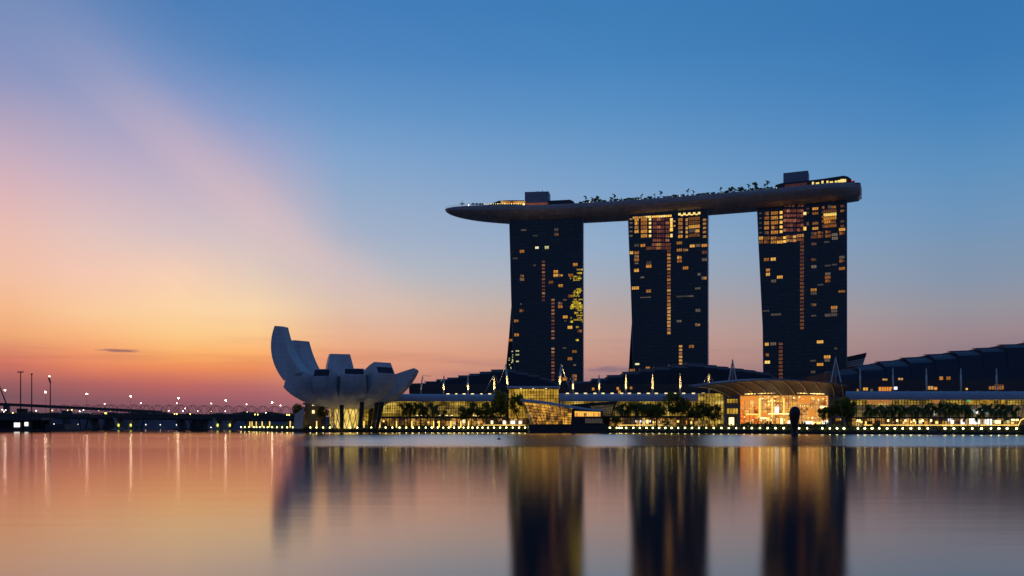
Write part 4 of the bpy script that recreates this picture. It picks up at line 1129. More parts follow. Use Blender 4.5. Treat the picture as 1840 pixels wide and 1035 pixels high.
stepped_roof(mid, [(1034, 1066, 687, 686), (1064, 1096, 681, 680.3), (1093, 1124, 674.6, 674), (1121, 1157, 668.5, 667.8), (1152, 1183, 663.4, 663), (1178, 1209, 659.5, 659), (1206, 1238, 655.6, 655), (1236, 1266, 652, 653.5), (1264, 1290, 655, 656.5), (1288.5, 1311, 658, 659.5), (1309, 1338, 661, 663), (1336, 1359, 664, 666), (1357, 1386, 667, 671), (1384, 1404, 672, 684)], D + 30, 706)
for px, py in ((1066, 699), (1110, 698), (1113, 704), (1134, 697)):
    q = P(px, py, D + 13.9); b = MB(); b.box(q.x - .8, q.x + .8, q.y - .3, q.y, q.z - .9, q.z + .9); b.build('window', M['win_warm'], mid)
# --- atrium plaza with arched canopy
D = 560
pl = thing('atrium', 'orange lit glass atrium under a ribbed arched canopy', 'building', (PX(1400, D), D, GZ))
gslab(pl, 1300, 1520, 705, D + 6, 40, 'charcoal', 'body')
glass_wall(pl, 1330, 1363, 710.5, 762, D, 'plazaglass', 4, 6, bar=.1); glass_wall(pl, 1363, 1432, 710.5, 762, D, 'atriumglass', 9, 6, bar=.1); glass_wall(pl, 1432, 1489, 710.5, 762, D, 'atriumglass', 7, 6, bar=.1)
slab(pl, 1330, 1489, 762, 766, D - 1, 1, 'charcoal', 'plinth')
for x0, x1 in ((1302, 1330), (1489, 1519)):
    gslab(pl, x0, x1, 709, D - 1.5, 7, 'beige', 'pier')
for yt, yb, m_ in ((717, 724.5, 'goldglass'), (734, 744, 'goldglass')): glass_wall(pl, 1306, 1326, yt, yb, D - 1.7, m_, 4, 1, 'window', .14)
signbox(pl, 1314, 757, D - 1.6, 9, 13.5, 'doorlight', 'doorway')
b = MB(); q0 = P(1307, 750, D - 1.55); b.box(PX(1307, D), PX(1309, D), D - 1.9, D - 1.55, GZ, PZ(749, D)); b.box(PX(1319.5, D), PX(1321.5, D), D - 1.9, D - 1.55, GZ, PZ(749, D)); b.box(PX(1307, D), PX(1321.5, D), D - 1.9, D - 1.55, PZ(749, D), PZ(748, D)); b.build('door_frame', M['charcoal'], pl)
glass_wall(pl, 1496, 1512, 752, 766, D - 1.7, 'shopglass', 4, 1, 'window', .14); glass_wall(pl, 1496, 1512, 735, 744, D - 1.7, 'wallglass', 4, 1, 'window', .14)
glass_wall(pl, 1254, 1300, 707, 762, D + 2, 'mallglass', 9, 8, 'side_glass', .14)
# interior: bright galleries and lamps behind/against the glass
rnd = random.Random(21)
for (x0, x1, y0, y1, m_) in ((1363, 1366, 716, 750, 'post'), (1386, 1388, 716, 750, 'post'), (1392, 1399, 731, 742, 'whitescreen'), (1407, 1409, 716, 746, 'post'), (1402, 1406, 752, 762, 'doorlight'), (1366, 1377, 750, 753, 'doorlight'), (1377, 1382, 750, 756, 'strip'), (1440, 1460, 757, 763, 'whitescreen'), (1477, 1487, 756, 763, 'whitescreen'), (1415, 1419, 756, 761, 'whitescreen'), (1458, 1474, 758, 762, 'strip'), (1340, 1362, 743.5, 745.5, 'strip'), (1380, 1420, 743, 744.5, 'doorlight'), (1473, 1486, 730, 733, 'doorlight')):
    b = MB(); b.box(PX(x0, D), PX(x1, D), D - .75, D - .3, PZ(y1, D), PZ(y0, D)); b.build('interior_light', M[m_], pl)
lights = [(1376 + 5.5 * k, 727) for k in range(6)] + [(1438 + 4 * k, 729 + (k % 2)) for k in range(3)] + [(rnd.uniform(1366, 1486), rnd.uniform(713, 722)) for k in range(16)] + [(rnd.uniform(1334, 1486), rnd.uniform(748, 761)) for k in range(22)]
for x, y in lights:
    q = P(x, y, D - .55); b = MB(); b.sphere(q, rnd.choice((.22, .3, .42)), 5); b.build('interior_lamp', M['doorlight'], pl)
for (x0, x1, y0, y1, m_) in ((1330, 1362, 711, 720, 'orangelight'), (1434, 1456, 711, 725, 'orangelight'), (1453, 1464, 735, 748, 'orangelight'), (1363, 1382, 742, 749, 'orangelight'), (1462, 1480, 711, 716, 'orangelight'), (1332, 1350, 727, 731, 'orangelight')):
    b = MB(); b.box(PX(x0, D), PX(x1, D), D - .6, D - .24, PZ(y1, D), PZ(y0, D)); b.build('hanging_screen', M[m_], pl)
for k in range(24):
    x = rnd.uniform(1334, 1487); b = MB(); b.box(PX(x, D), PX(x + rnd.uniform(1, 3), D), D - 1.6, D - 1.2, GZ, PZ(rnd.uniform(757, 761), D)); b.build('counter', M['dark'], pl)
# curved canopy: front edge high, back edge tucked over the glass
b = MB(); top, botr = [], []
def cz(px):
    t = (px - 1247) / (1522 - 1247); return 696 - 50 * t * (1 - t) * (1.0) * .88 - 3.5 * t
rows = []
for k in range(29):
    px = 1247 + (1522 - 1247) * k / 28
    f = P(px, cz(px), D - 24); 
    pb = max(1300, min(1519, 1303 + (px - 1247) * .80))
    g = P(pb, 712.5 - 2.5 * math.sin(math.pi * k / 28), D - 2.2)
    row = [f + Vector((0, 0, .5)), f]
    for j in range(1, 7):
        t = j / 6; p = f.lerp(g, t); p.z += 1.6 * math.sin(math.pi * t); row.append(p)
    rows.append(row)
b.grid(rows)
back_ = [[r[0] , r[0] + Vector((0, 20, 1.6)), r[-1] + Vector((0, 1.5, 5.2)), r[-1]] for r in rows]
b.grid(back_)
b.build('arched_roof', M['archsheet'], pl, smooth=True, autosmooth=50)
M['rib'] = mat('gold lit rib', (0.85, 0.7, 0.45), 0.4, 0.2)
for k in (1, 4, 7, 10, 13, 16, 19, 22, 25, 27):
    b = MB(); b.path([p + Vector((0, -.25, -.35)) for p in rows[k][1:]], .28, 6); b.build('roof_rib', M['rib'], pl)
b = MB()
for k in range(24):
    t = k / 23; px = 1342 + 135 * t; q = P(px, 707.5 - 3.5 * math.sin(math.pi * t) * (1 if 8 < k < 16 else .6), D - 4)
    if k in (3, 9, 15, 19): continue
    b.box(q.x - 1.4, q.x + 1.4, q.y - .3, q.y + .3, q.z - .35, q.z + .35)
b.build('eave_light', M['deckl'], pl)
# --- right hall
D = 566
rh = thing('shopping_hall', 'long shopping hall at the right edge with a palm row and tall stepped roof', 'building', (PX(1690, D), D, GZ))
gslab(rh, 1516, 1980, 720, D + 1.5, 60, 'charcoal', 'body')
glass_wall(rh, 1528, 1960, 716, 728, D, 'mallglass', 80, 3)
glass_wall(rh, 1528, 1960, 728, 750, D + .4, 'wallglass', 40, 3, 'wall_panel')
slab(rh, 1524, 1960, 749.5, 752, D - 5, 5, 'charcoal', 'ledge')
glass_wall(rh, 1530, 1960, 752, 767, D - 2, 'shopglass', 40, 1, 'shop_front', .25)
people_shops(rh, 1536, 1690, 754, 764, D - 2, 13, .5); people_shops(rh, 1800, 1850, 754, 764, D - 2, 14, .5)
canopy(rh, 1520, 1960, 702, 717, D - 7, 9, 0)
b0 = [1640, 1670, 1702, 1735, 1768, 1801, 1834]
for px in b0:
    prof = [(D + 2 - 9 * math.sin(t * math.pi / 2), PZ(717, D - 7) + (PZ(702, D - 7) - PZ(717, D - 7)) * math.cos(t * math.pi / 2) ** .9) for t in [k / 8 for k in range(9)]]
    b = MB(); b.path([(PX(px, D - 7) , y - .1, z + .12) for y, z in prof], .15, 5); b.build('canopy_rib', M['steel'], rh)
slab(rh, 1500, 1990, 681, 705, D + 16, 50, 'charcoal', 'upper_wall')
stepped_roof(rh, [(1496, 1547, 668, 661.5), (1545, 1593, 656, 653), (1591, 1638, 648.5, 645.5), (1636, 1682, 641.5, 639), (1680, 1725, 635.5, 633.5), (1723, 1768, 629.5, 628), (1766, 1811, 624.5, 623), (1809, 1856, 618.5, 617.5), (1854, 1900, 613, 612), (1898, 1950, 609, 608)], D + 44, 690, 60, 'blueshell', (.36, .025))
for x, y, ww, hh, m_ in ((1590, 699, 22, 7, 'orangelight'), (1603, 697, 8, 3, 'win_warm'), (1555, 699, 8, 5, 'win_warm'), (1566, 701, 4, 4, 'win_dim'), (1609, 697.5, 6, 5, 'bluescreen'), (1590, 682, 8, 3.2, 'win_corr'), (1618, 681, 8, 3.6, 'win_corr'), (1691, 679.5, 6, 6, 'win_warm'), (1704, 679.5, 7, 6, 'win_warm'), (1672, 697, 9, 6, 'win_corr'), (1681, 698, 5, 5, 'orangelight'), (1737, 699, 3, 3, 'win_bright'), (1790, 697, 26, 6, 'win_corr'), (1795, 692, 16, 2, 'win_warm'), (1541, 701, 3, 4, 'win_warm')):
    q = P(x, y, D + 15.9); k = (D + 15.9) / F; b = MB(); b.box(q.x - ww * k / 2, q.x + ww * k / 2, q.y - .35, q.y + .05, q.z - hh * k / 2, q.z + hh * k / 2)
    n = max(1, int(ww / 4))
    for j in range(1, n): xx = q.x - ww * k / 2 + ww * k * j / n; b.box(xx - .15, xx + .15, q.y - .5, q.y - .36, q.z - hh * k / 2, q.z + hh * k / 2, 1)
    b.build('lit_pane', [M[m_], M['dark']], rh)
for x, ww, m_ in ((1746, 8, 'goldglass'), (1773, 24, 'goldglass'), (1802, 5, 'goldglass'), (1580, 44, 'win_corr'), (1682, 13, 'win_corr')): signbox(rh, x, 721.5, D - .45, ww, 8, m_, 'lit_pane')
signbox(rh, 1740.5, 719.5, D - .5, 5, 4, 'greenlight', 'lit_pane')
signbox(rh, 1681, 742, D - 1, 5.5, 8, 'whitescreen')
# white shop sign: a round bitten emblem between rows of pale bars
b = MB(); c = P(1759, 739, D - 1.2); n = 24; k = D / F; pts = []
for i in range(n):
    a = 2 * math.pi * i / n; rr = 5.4 * k * (1 - .5 * max(0, math.cos(a + .25)) ** 10 + .22 * max(0, math.cos(a - .5)) ** 8); pts.append(c + Vector((rr * math.cos(a) * 1.12, 0, rr * math.sin(a) * .92)))
b.poly(pts); b.poly([p + Vector((0, .5, 0)) for p in pts][::-1]); b.grid([pts, [p + Vector((0, .5, 0)) for p in pts]], closed=True)
b.build('lit_emblem', M['whitescreen'], rh)
M['palebar'] = glow('pale lit bar', (0.72, 0.86, 0.78), 0.32)
b = MB(); rnd = random.Random(5)
x = 1734
while x < 1786:
    if not 1752 < x < 1767:
        q = P(x, 739.5, D - .9); hh = rnd.uniform(3.2, 5.6) * k; b.box(q.x - .22, q.x + .22, q.y - .2, q.y, q.z - hh, q.z + hh * rnd.uniform(.5, 1))
    x += 1.75
b.build('lit_lettering', M['palebar'], rh)
signbox(rh, 1787, 740, D - 1, 1.6, 9, 'whitescreen')
for x, ww, hh, m_ in ((1705.5, 4, 5, 'bluescreen'), (1712, 6, 6.5, 'whitescreen'), (1731, 9, 8, 'whitescreen'), (1749, 16, 5, 'whitescreen'), (1751, 19, 8, 'whitescreen'), (1770, 4, 9, 'whitescreen'), (1778, 8, 10, 'whitescreen'), (1792, 12, 6, 'doorlight'), (1823, 14, 3, 'doorlight')):
    signbox(rh, x, 758 if hh > 5.5 else 754.5, D - 2.6 - .02 * (x % 7), ww, hh, m_, 'shop_window')
# pale slatted sail behind the right tower
D = 720
sl = thing('louvred_sail', 'pale slatted sail shaped roof rising just right of the right tower', 'roof', P(1535, 665, D))
b = MB(); b.poly([P(1518, 642.5, D), P(1557, 634, D), P(1549, 662, D), P(1518, 665, D)]); b.poly([P(1549, 662, D + 14), P(1557, 634, D + 14), P(1518, 642.5, D + 14), P(1518, 665, D + 14)])
b.quad(P(1518, 642.5, D), P(1557, 634, D), P(1557, 634, D + 14), P(1518, 642.5, D + 14)); b.quad(P(1557, 634, D), P(1549, 662, D), P(1549, 662, D + 14), P(1557, 634, D + 14)); b.build('sail', M['steel'], sl)
b = MB()
for k in range(8): b.tube(P(1518, 645 + 2.6 * k, D - .2), P(1556 - 1.0 * k, 637 + 3.1 * k, D - .2), .28, n=5)
b.hexa([P(1518, 650, D - .5), P(1555.5, 642, D - .5), P(1555.5, 642, D - .1), P(1518, 650, D - .1)], [P(1518, 642, D - .5), P(1557.5, 633.5, D - .5), P(1557.5, 633.5, D - .1), P(1518, 642, D - .1)])
b.build('slat', M['charcoal'], sl)
b = MB(); b.box(PX(1518, D), PX(1550, D), D, D + 13, GZ, PZ(664, D)); b.build('base', M['charcoal'], sl)

# ------------------------------------------------------------------ lit masts on the halls
M['mast'] = mat('mast paint', (0.62, 0.58, 0.5), 0.5, 0, .06)
def lit_mast(label, px0, py0, px1, py1, D, r, power, group, stays=(), lit=True):
    a, t_ = P(px0, py0, D), P(px1, py1, D)
    root = thing('roof_mast', label, 'mast', a, group)
    b = MB(); d = t_ - a; prof = [0, .25, .5, .75, 1]; rad = [.55, .95, 1.0, .8, .3]
    for i in range(4): b.tube(a + d * prof[i], a + d * prof[i + 1], r * rad[i], r * rad[i + 1], 8, caps=i in (0, 3))
    b.build('shaft', M['mast'], root, smooth=True, autosmooth=60)
    if stays:
        for sx, sy, D2 in stays:
            b = MB(); b.tube(t_, P(sx, sy, D2), .14, n=5); b.build('stay_cable', M['steel'], root)
    if lit:
        ld = bpy.data.lights.new('uplight', 'SPOT'); ld.energy = power; ld.color = (1.0, .66, .22); ld.spot_size = math.radians(60); ld.spot_blend = .8; ld.shadow_soft_size = .3
        lo = bpy.data.objects.new('uplight', ld); C.objects.link(lo); lo.parent = root
        pos = a + Vector((0, -4.5, .4)); lo.location = pos - a
        aim = (a + d * .6) - pos; lo.rotation_euler = aim.to_track_quat('-Z', 'Y').to_euler()
    return root
g_ = 'lit masts on the hall roofs'
lab = 'slim uplit mast on the roof canopy edge of the left hall'
lit_mast('pale unlit mast with a bent stay just right of the museum petal', 756, 708, 759, 675, 596, .55, 500, g_, ((775, 676, 600), (764, 690, 600)), True)
lit_mast('golden uplit mast second from the museum on the left hall roof', 797, 708, 798, 675, 596, .75, 9000, g_, ((790, 690, 605),))
lit_mast('golden uplit mast in the middle of the left hall roof', 841, 708, 841, 676, 596, .75, 9000, g_)
lit_mast('golden uplit mast with three stays near the gold pavilion', 888, 708, 888, 674, 596, .75, 9000, g_, ((876, 692, 606), (897, 690, 606), (872, 704, 606)))
lit_mast('tall leaning mast at the left corner of the gold pavilion', 912.5, 700, 909, 654, 590, .8, 15000, g_, ((896, 690, 606),))
lit_mast('tall leaning mast at the right corner of the gold pavilion', 1004.5, 700, 1008.5, 654, 588, .8, 15000, g_, ((1026, 705, 594), (1020, 692, 594)))
lit_mast('golden uplit mast with a stay beside the leaning corner mast', 1029.5, 707, 1029.5, 673, 579, .75, 9000, g_, ((1020, 690, 590), (1036, 684, 590)))
lit_mast('golden uplit mast second from the gold pavilion on the middle hall', 1076.5, 707, 1076.5, 673, 579, .75, 9000, g_)
lit_mast('golden uplit mast in front of the middle tower left edge', 1124.5, 707, 1124.5, 672, 579, .75, 9000, g_)
lit_mast('golden uplit mast below the middle tower left half', 1172.5, 707, 1172.5, 671, 579, .75, 9000, g_)
lit_mast('golden uplit mast below the middle tower right half', 1222, 707, 1222, 671, 579, .75, 9000, g_)
lit_mast('golden uplit mast with side stays left of the arched canopy', 1274, 707, 1274, 671, 579, .75, 9000, g_, ((1262, 692, 585), (1283, 688, 585)))
for px, lb in ((1546, 'grey unlit mast on the right hall, nearest the right tower'), (1605, 'grey unlit mast on the right hall above the white screen'), (1665, 'grey unlit mast in the middle of the right hall roof'), (1727, 'grey unlit mast right of the paired orange windows'), (1791, 'grey unlit mast nearest the right edge of the photo')):
    lit_mast(lb, px, 703, px - .6, 661, 557, .62, 0, 'unlit masts on the right hall', (), False)
for px0, px1, pt, yt, yb, lb in ((1309, 1324, 1316.3, 646, 690, 'grey two legged mast over the left of the arched canopy'), (1493.5, 1511, 1501.5, 642, 687, 'grey two legged mast over the right of the arched canopy')):
    D = 548; root = thing('frame_mast', lb, 'mast', P(pt, yb, D))
    for q in (px0, px1):
        b = MB(); b.tube(P(q, yb, D), P(pt, yt, D), .5, .3, 8); b.build('leg', M['mast'], root)
    b = MB(); b.tube(P(pt, yb + 3, D + 18), P(pt, yt, D), .45, .3, 8); b.build('back_stay', M['mast'], root)

# ------------------------------------------------------------------ faceted glass pavilion on the water
D = 522
cp = thing('crystal_pavilion', 'faceted amber glass pavilion standing on a dark plinth in the water', 'pavilion', P(1020, 777.5, D))
b = MB(); b.hexa([(PX(952, D), D, -1), (PX(1090, D), D, -1), (PX(1098, D), D + 34, -1), (PX(950, D), D + 34, -1)], [P(950, 763, D), P(1092, 763, D), Vector((PX(1098, D), D + 34, PZ(763, D))), Vector((PX(948, D), D + 34, PZ(763, D)))]); b.build('plinth', M['dark'], cp)
# main glass body: leaning facets
tl, tr_, bl_, br_ = P(941, 722, D + 3), P(1028, 735, D + 1), P(959, 762.6, D + 3), P(1026, 762.6, D + 3)
def facet(name, q, mt, nx, nz, bar=.14):
    bl0, br0, tr0, tl0 = q; b = MB(); nn = (br0 - bl0).cross(tl0 - bl0).normalized()
    if nn.y > 0: nn = -nn
    b.quad(bl0, br0, tr0, tl0, 0)
    for k in range(nx + 1):
        p, q2 = bl0.lerp(br0, k / nx), tl0.lerp(tr0, k / nx); b.tube(p + nn * .45, q2 + nn * .45, bar, n=4, m=1)
    for k in range(nz + 1):
        p, q2 = bl0.lerp(tl0, k / nz), br0.lerp(tr0, k / nz); b.tube(p + nn * .48, q2 + nn * .48, bar, n=4, m=1)
    b.open = True
    return b.build(name, [M[mt], M['dark']], cp, smooth=None)
facet('glass_facet', (bl_, br_, tr_, tl), 'crystal', 12, 7, .2)
facet('glass_facet', (P(953, 762.6, D + 26), bl_, tl, P(936.5, 719, D + 26)), 'wallglass', 3, 8)
b = MB()
rw = []
for px, y0, y1 in ((934.5, 717.5, 720.5), (950, 719, 722.5), (970, 721.2, 725), (990, 724, 727.8), (1010, 727.2, 731), (1030, 730.5, 734), (1050, 733.6, 736.4), (1070, 735.8, 738), (1087, 737.2, 738.8)):
    rw.append([P(px, y1, D), P(px, y0, D + 1), P(px + 2, y0 - 1.2, D + 28), P(px + 2, y1, D + 28)])
b.grid(rw, 0, closed=True); b.poly(rw[0]); b.poly(rw[-1][::-1]); b.build('roof', M['fascia'], cp, smooth=True, autosmooth=40)
b = MB(); b.hexa([P(1026, 762.8, D + 2), P(1083, 762.8, D + 2), P(1085, 762.8, D + 24), P(1026, 762.8, D + 24)], [P(1028, 735, D + 2), P(1083, 738.4, D + 2), P(1083, 738.4, D + 24), P(1028, 735, D + 24)]); b.build('side_body', M['dark'], cp)
facet('window_band', (P(1032.5, 748.5, D + 1.6), P(1079, 748.5, D + 1.6), P(1079, 740, D + 1.6), P(1032.5, 738.5, D + 1.6)), 'win_bright', 11, 1, .12)
for x0, x1, m_ in ((1034, 1039, 1), (1049, 1054, 0), (1066, 1069, 1), (1074, 1079, 1)):
    b = MB(); b.box(PX(x0, D), PX(x1, D), D + 1.2, D + 1.45, PZ(748, D), PZ(742, D)); b.build('display', M['orangelight' if m_ else 'win_red'], cp)
facet('window_band', (P(1051, 760.5, D + 1.7), P(1082, 760.5, D + 1.7), P(1082, 752, D + 1.7), P(1051, 752, D + 1.7)), 'win_dim', 8, 2, .1)
# rear prism with raking right edge
b = MB(); b.hexa([P(1040, 763, D + 26), P(1092, 763, D + 26), P(1092, 763, D + 44), P(1040, 763, D + 44)], [P(1026, 726.5, D + 22), P(1109.5, 720.5, D + 20), P(1109.5, 721, D + 44), P(1026, 727, D + 44)]); b.build('rear_prism', M['charcoal'], cp)
facet('glass_facet', (P(1086, 748, D + 21.5), P(1097, 748, D + 21.5), P(1103.5, 726, D + 19.5), P(1058, 729.5, D + 20.5)), 'wallglass', 8, 5, .14)
# corner of the second pavilion at the right edge
D = 420
cp2 = thing('crystal_pavilion', 'dark leaning glass pavilion cut off by the right edge of the photo', 'pavilion', P(1850, 780, D))
b = MB(); b.hexa([P(1824, 780.9, D), P(1900, 780.9, D), P(1900, 780, D + 26), P(1824, 780, D + 26)], [P(1828, 765, D), P(1900, 765, D), P(1900, 765, D + 26), P(1828, 765, D + 26)]); b.build('plinth', M['dark'], cp2)
cpx = cp; cp = cp2
b = MB(); b.hexa([P(1831, 765, D + 1), P(1900, 765, D + 1), P(1900, 765, D + 25), P(1831, 765, D + 25)], [P(1839, 727, D + 1), P(1900, 715, D + 1), P(1900, 715, D + 25), P(1839, 727, D + 25)]); b.build('body', M['charcoal'], cp2)
facet('glass_facet', (P(1831, 764, D + .6), P(1890, 764, D + .6), P(1895, 718, D + .6), P(1839, 729, D + .6)), 'wallglass', 10, 8, .12)
cp = cpx
b = MB(); b.path([P(1829, 766, D - .5), P(1834, 755, D - .5), P(1840, 752, D - .5)], .22, 5); b.build('lit_edge', M['strip'], cp2)

# ------------------------------------------------------------------ sculpture, buoy, boat
D = 372
q = P(1428, 783, D); k = D / F
scu = thing('waterside_sculpture', 'dark tall oval sculpture tapering down to a foot in the water', 'sculpture', (q.x, D, 0))
prof = [(5.6, 783.6), (5.7, 780), (5.4, 777), (4.9, 772), (5.1, 769), (6.0, 765), (7.1, 760), (8.3, 754.5), (9.2, 750), (9.8, 745.5), (9.85, 742), (9.3, 738), (8.2, 735), (6.4, 732.2), (3.4, 730.6), (.4, 730)]
b = MB(); n = 20; rows = []
for r, py in prof:
    zz = max(-1, PZ(py, D) if py < 783.5 else -1)
    rows.append([Vector((q.x + r * k * math.cos(2 * math.pi * j / n) * (1 + .05 * math.sin(3 * 2 * math.pi * j / n)) + (.15 if py < 745 else 0), D + r * k * .8 * math.sin(2 * math.pi * j / n), zz)) for j in range(n)])
b.grid(rows, 0, closed=True); b.poly(rows[0][::-1]); b.poly(rows[-1]); b.build('body', M['bronze'], scu, smooth=True, autosmooth=45)
b = MB(); b.lathe((q.x, D, 0), [(6.4 * k, -.8), (6.4 * k, .5), (5.2 * k, .9)], 14); b.build('base', M['dark'], scu)
D = 272
q = P(896.5, 790, D)
bu = thing('buoy', 'small black buoy with a thin upright pole on open water', 'buoy', (q.x, D, 0))
b = MB(); b.lathe((q.x, D, 0), [(.25, -.5), (.62, -.15), (.66, .1), (.45, .35), (.15, .5)], 12); b.build('float', M['dark'], bu, smooth=True)
b = MB(); b.tube((q.x, D, .4), (q.x, D, 2.35), .07, .05, 6); b.build('pole', M['dark'], bu)
D = 417
q = P(1678, 780.5, D)
bo = thing('moored_boat', 'small dark covered boat moored at the wall below the right hall', 'boat', (q.x, D, 0))
b = MB(); rows = []
for j in range(9):
    t = j / 8; w_ = 1.3 * math.sin(math.pi * min(1, .25 + t * .75)) ** .6 if j < 8 else .08; x = q.x - 4 + 8.4 * t; sh = .25 * t * t
    rows.append([Vector((x, D - w_, .75 + sh)), Vector((x, D - w_ * .8, .1)), Vector((x, D, -.3)), Vector((x, D + w_ * .8, .1)), Vector((x, D + w_, .75 + sh))])
b.grid(rows); b.grid([[r[0], r[4]] for r in rows]); b.poly(rows[0]); b.poly(rows[-1]); b.build('hull', mat('navy hull', (0.02, 0.022, 0.05), .5), bo, smooth=True, autosmooth=40)
b = MB(); b.extrude([(D - .9, .8), (D + .9, .8), (D + .75, 2.0), (D, 2.3), (D - .75, 2.0)], q.x - 2.6, q.x + 1.2); b.build('cabin', M['charcoal'], bo)

# ------------------------------------------------------------------ waterfront lamps and posts
lamp_px = [433, 440, 447.5, 456, 461, 467, 474, 481, 489, 497.5, 507, 516, 526, 536, 546.5, 557.6, 568.7, 580.6, 592.7, 604.6, 617, 629.5, 642, 667.5, 680, 693, 705, 718, 730, 742, 753, 765, 775.8, 786.5, 796.5, 806.4, 815.8, 824.8, 833, 841, 849, 858, 867, 877, 887.6, 898.6, 909.8, 921.3, 932.6, 943.5,
           1089, 1096, 1108, 1113, 1117, 1125, 1138, 1149.6, 1161.5, 1173, 1184.4, 1195.4, 1206.8, 1218.6, 1230.8, 1243.3, 1256, 1269, 1282.4, 1296, 1309.5, 1323, 1337, 1351, 1365.5, 1379.4, 1393.6, 1408, 1436, 1450.4, 1477.6, 1491, 1504, 1516.5, 1541.6, 1554, 1567, 1580, 1594, 1608, 1622, 1636.7, 1651.8, 1667, 1698, 1714, 1730.6, 1747, 1763.7, 1780.7, 1795, 1809.7, 1826.7]
lp = None
for px in lamp_px:
    D = shoreD(max(436, px)) - .9
    at = Vector((PX(px, D), D, 1.3))
    seg = ('under the museum petals' if px < 700 else 'in front of the left shopping hall' if px < 950 else 'between the crystal pavilion and the arched canopy' if px < 1300 else 'in front of the orange atrium' if px < 1520 else 'below the palm row of the right hall')
    lb = 'small round lamp on the dark waterfront wall ' + seg
    if lp is None:
        lp = thing('wall_lamp', lb, 'lamp', at, 'round lamps along the waterfront wall')
        b = MB(); b.tube(at, at + Vector((0, 0, 1.2)), .09, n=6); b.tube(at + Vector((0, 0, 1.1)), at + Vector((0, 0, 1.25)), .28, n=8); b.build('stem', M['dark'], lp)
        b = MB(); b.sphere(at + Vector((0, 0, 1.62)), .46, 8); b.build('globe', M['lamp'], lp, smooth=True)
    else:
        c = copy_tree(lp); c.location = at; c['label'] = lb; f_ = random.uniform(.72, 1.15); c.scale = (f_, f_, 1)
pp = None
for px in (449, 453, 460.5, 471, 484.5, 521.5, 532, 544.5, 569, 597, 654, 682.5, 712.5, 740, 779, 789, 810, 828, 842):
    D = shoreD(px) + .6; at = Vector((PX(px, D), D, GZ))
    lb = 'glowing amber light post on the promenade ' + ('left of the museum' if px < 560 else 'in front of the museum base' if px < 700 else 'in front of the left shopping hall')
    if pp is None:
        pp = thing('light_post', lb, 'light post', at, 'amber light posts on the promenade')
        b = MB(); b.tube(at + Vector((0, 0, .6)), at + Vector((0, 0, 5.0)), .36, .36, 8); b.build('lit_shaft', M['post'], pp)
        b = MB(); b.tube(at, at + Vector((0, 0, .6)), .45, n=8); b.tube(at + Vector((0, 0, 5.0)), at + Vector((0, 0, 5.3)), .45, n=8); b.build('cap', M['dark'], pp)
    else:
        c = copy_tree(pp); c.location = at; c['label'] = lb
# street lamps with bright heads before the right hall
sp_ = None
for px in (1541, 1545, 1596, 1612, 1627, 1642.5, 1658, 1673):
    D = shoreD(px) + 9; at = Vector((PX(px, D), D, GZ))
    if sp_ is None:
        sp_ = thing('street_lamp', 'slim promenade lamp with a bright warm head under the palms', 'street lamp', at, 'promenade lamps by the right hall')
        b = MB(); b.tube(at, at + Vector((0, 0, 4.2)), .14, n=6); b.build('pole', M['steel'], sp_)
        b = MB(); b.lathe(at + Vector((0, 0, 4.0)), [(.5, 0), (.42, .9), (.1, 1.1)], 8); b.build('lamp_head', M['doorlight'], sp_)
    else:
        c = copy_tree(sp_); c.location = at
# lit handrail strips
for x0, x1, lb in ((868, 944, 'lit amber handrail strip on the quay left of the crystal pavilion'), (1111, 1172, 'lit amber handrail strip right of the crystal pavilion'), (1183, 1196, 'short lit amber handrail strip before the leafy trees'), (1552, 1567, 'short lit amber handrail strip by the plaza trees'), (1582, 1747, 'long lit amber handrail strip under the right palm row'), (1761, 1829, 'lit amber handrail strip nearest the right edge')):
    Da, Db = shoreD(x0) + 1.2, shoreD(x1) + 1.2
    a, c = Vector((PX(x0, Da), Da, 4.55)), Vector((PX(x1, Db), Db, 4.55))
    r = thing('lit_railing', lb, 'railing', (a.x, a.y, GZ))
    b = MB(); b.tube(a, c, .17, n=6); b.build('rail_light', M['strip'], r)
    n = max(1, int((c - a).length / 5))
    for j in range(n + 1): p = a.lerp(c, j / n); b = MB(); b.tube((p.x, p.y, GZ), (p.x, p.y, 4.9), .1, n=5); b.build('post', M['dark'], r)

# ------------------------------------------------------------------ promenade trees
def tree_at(kind, px, ytop, D, label, group, cat, seed, sx=1.0, **kw):
    at = Vector((PX(px, D), D, GZ)); plant(kind, (PZ(ytop, D) - GZ), label, group, at, cat, seed, sx=sx, **kw)
lb = 'tall palm before the lit glass of the left shopping hall'
for i, (px, yt) in enumerate(((726, 727), (732, 724), (738, 726.5), (748, 725), (756, 727), (762, 725), (777, 724.5), (784, 727.5), (768, 740), (797, 738))): tree_at('palm', px, yt, 585, lb, 'palms before the left hall', 'palm', 30 + i % 3, R_=4.2, sx=.72)
lb = 'tall palm in the row right of the crystal pavilion'
for i, (px, yt) in enumerate(((1112, 727), (1118, 725), (1128, 726), (1133, 724), (1141, 725.5), (1147, 727), (1153, 724), (1160, 726), (1166, 725), (1172, 727), (1179, 725), (1186, 727))): tree_at('palm', px, yt, 540, lb, 'palms right of the crystal pavilion', 'palm', 40 + i % 3, R_=4.2, sx=.72)
lb = 'tall palm in the row before the right shopping hall'
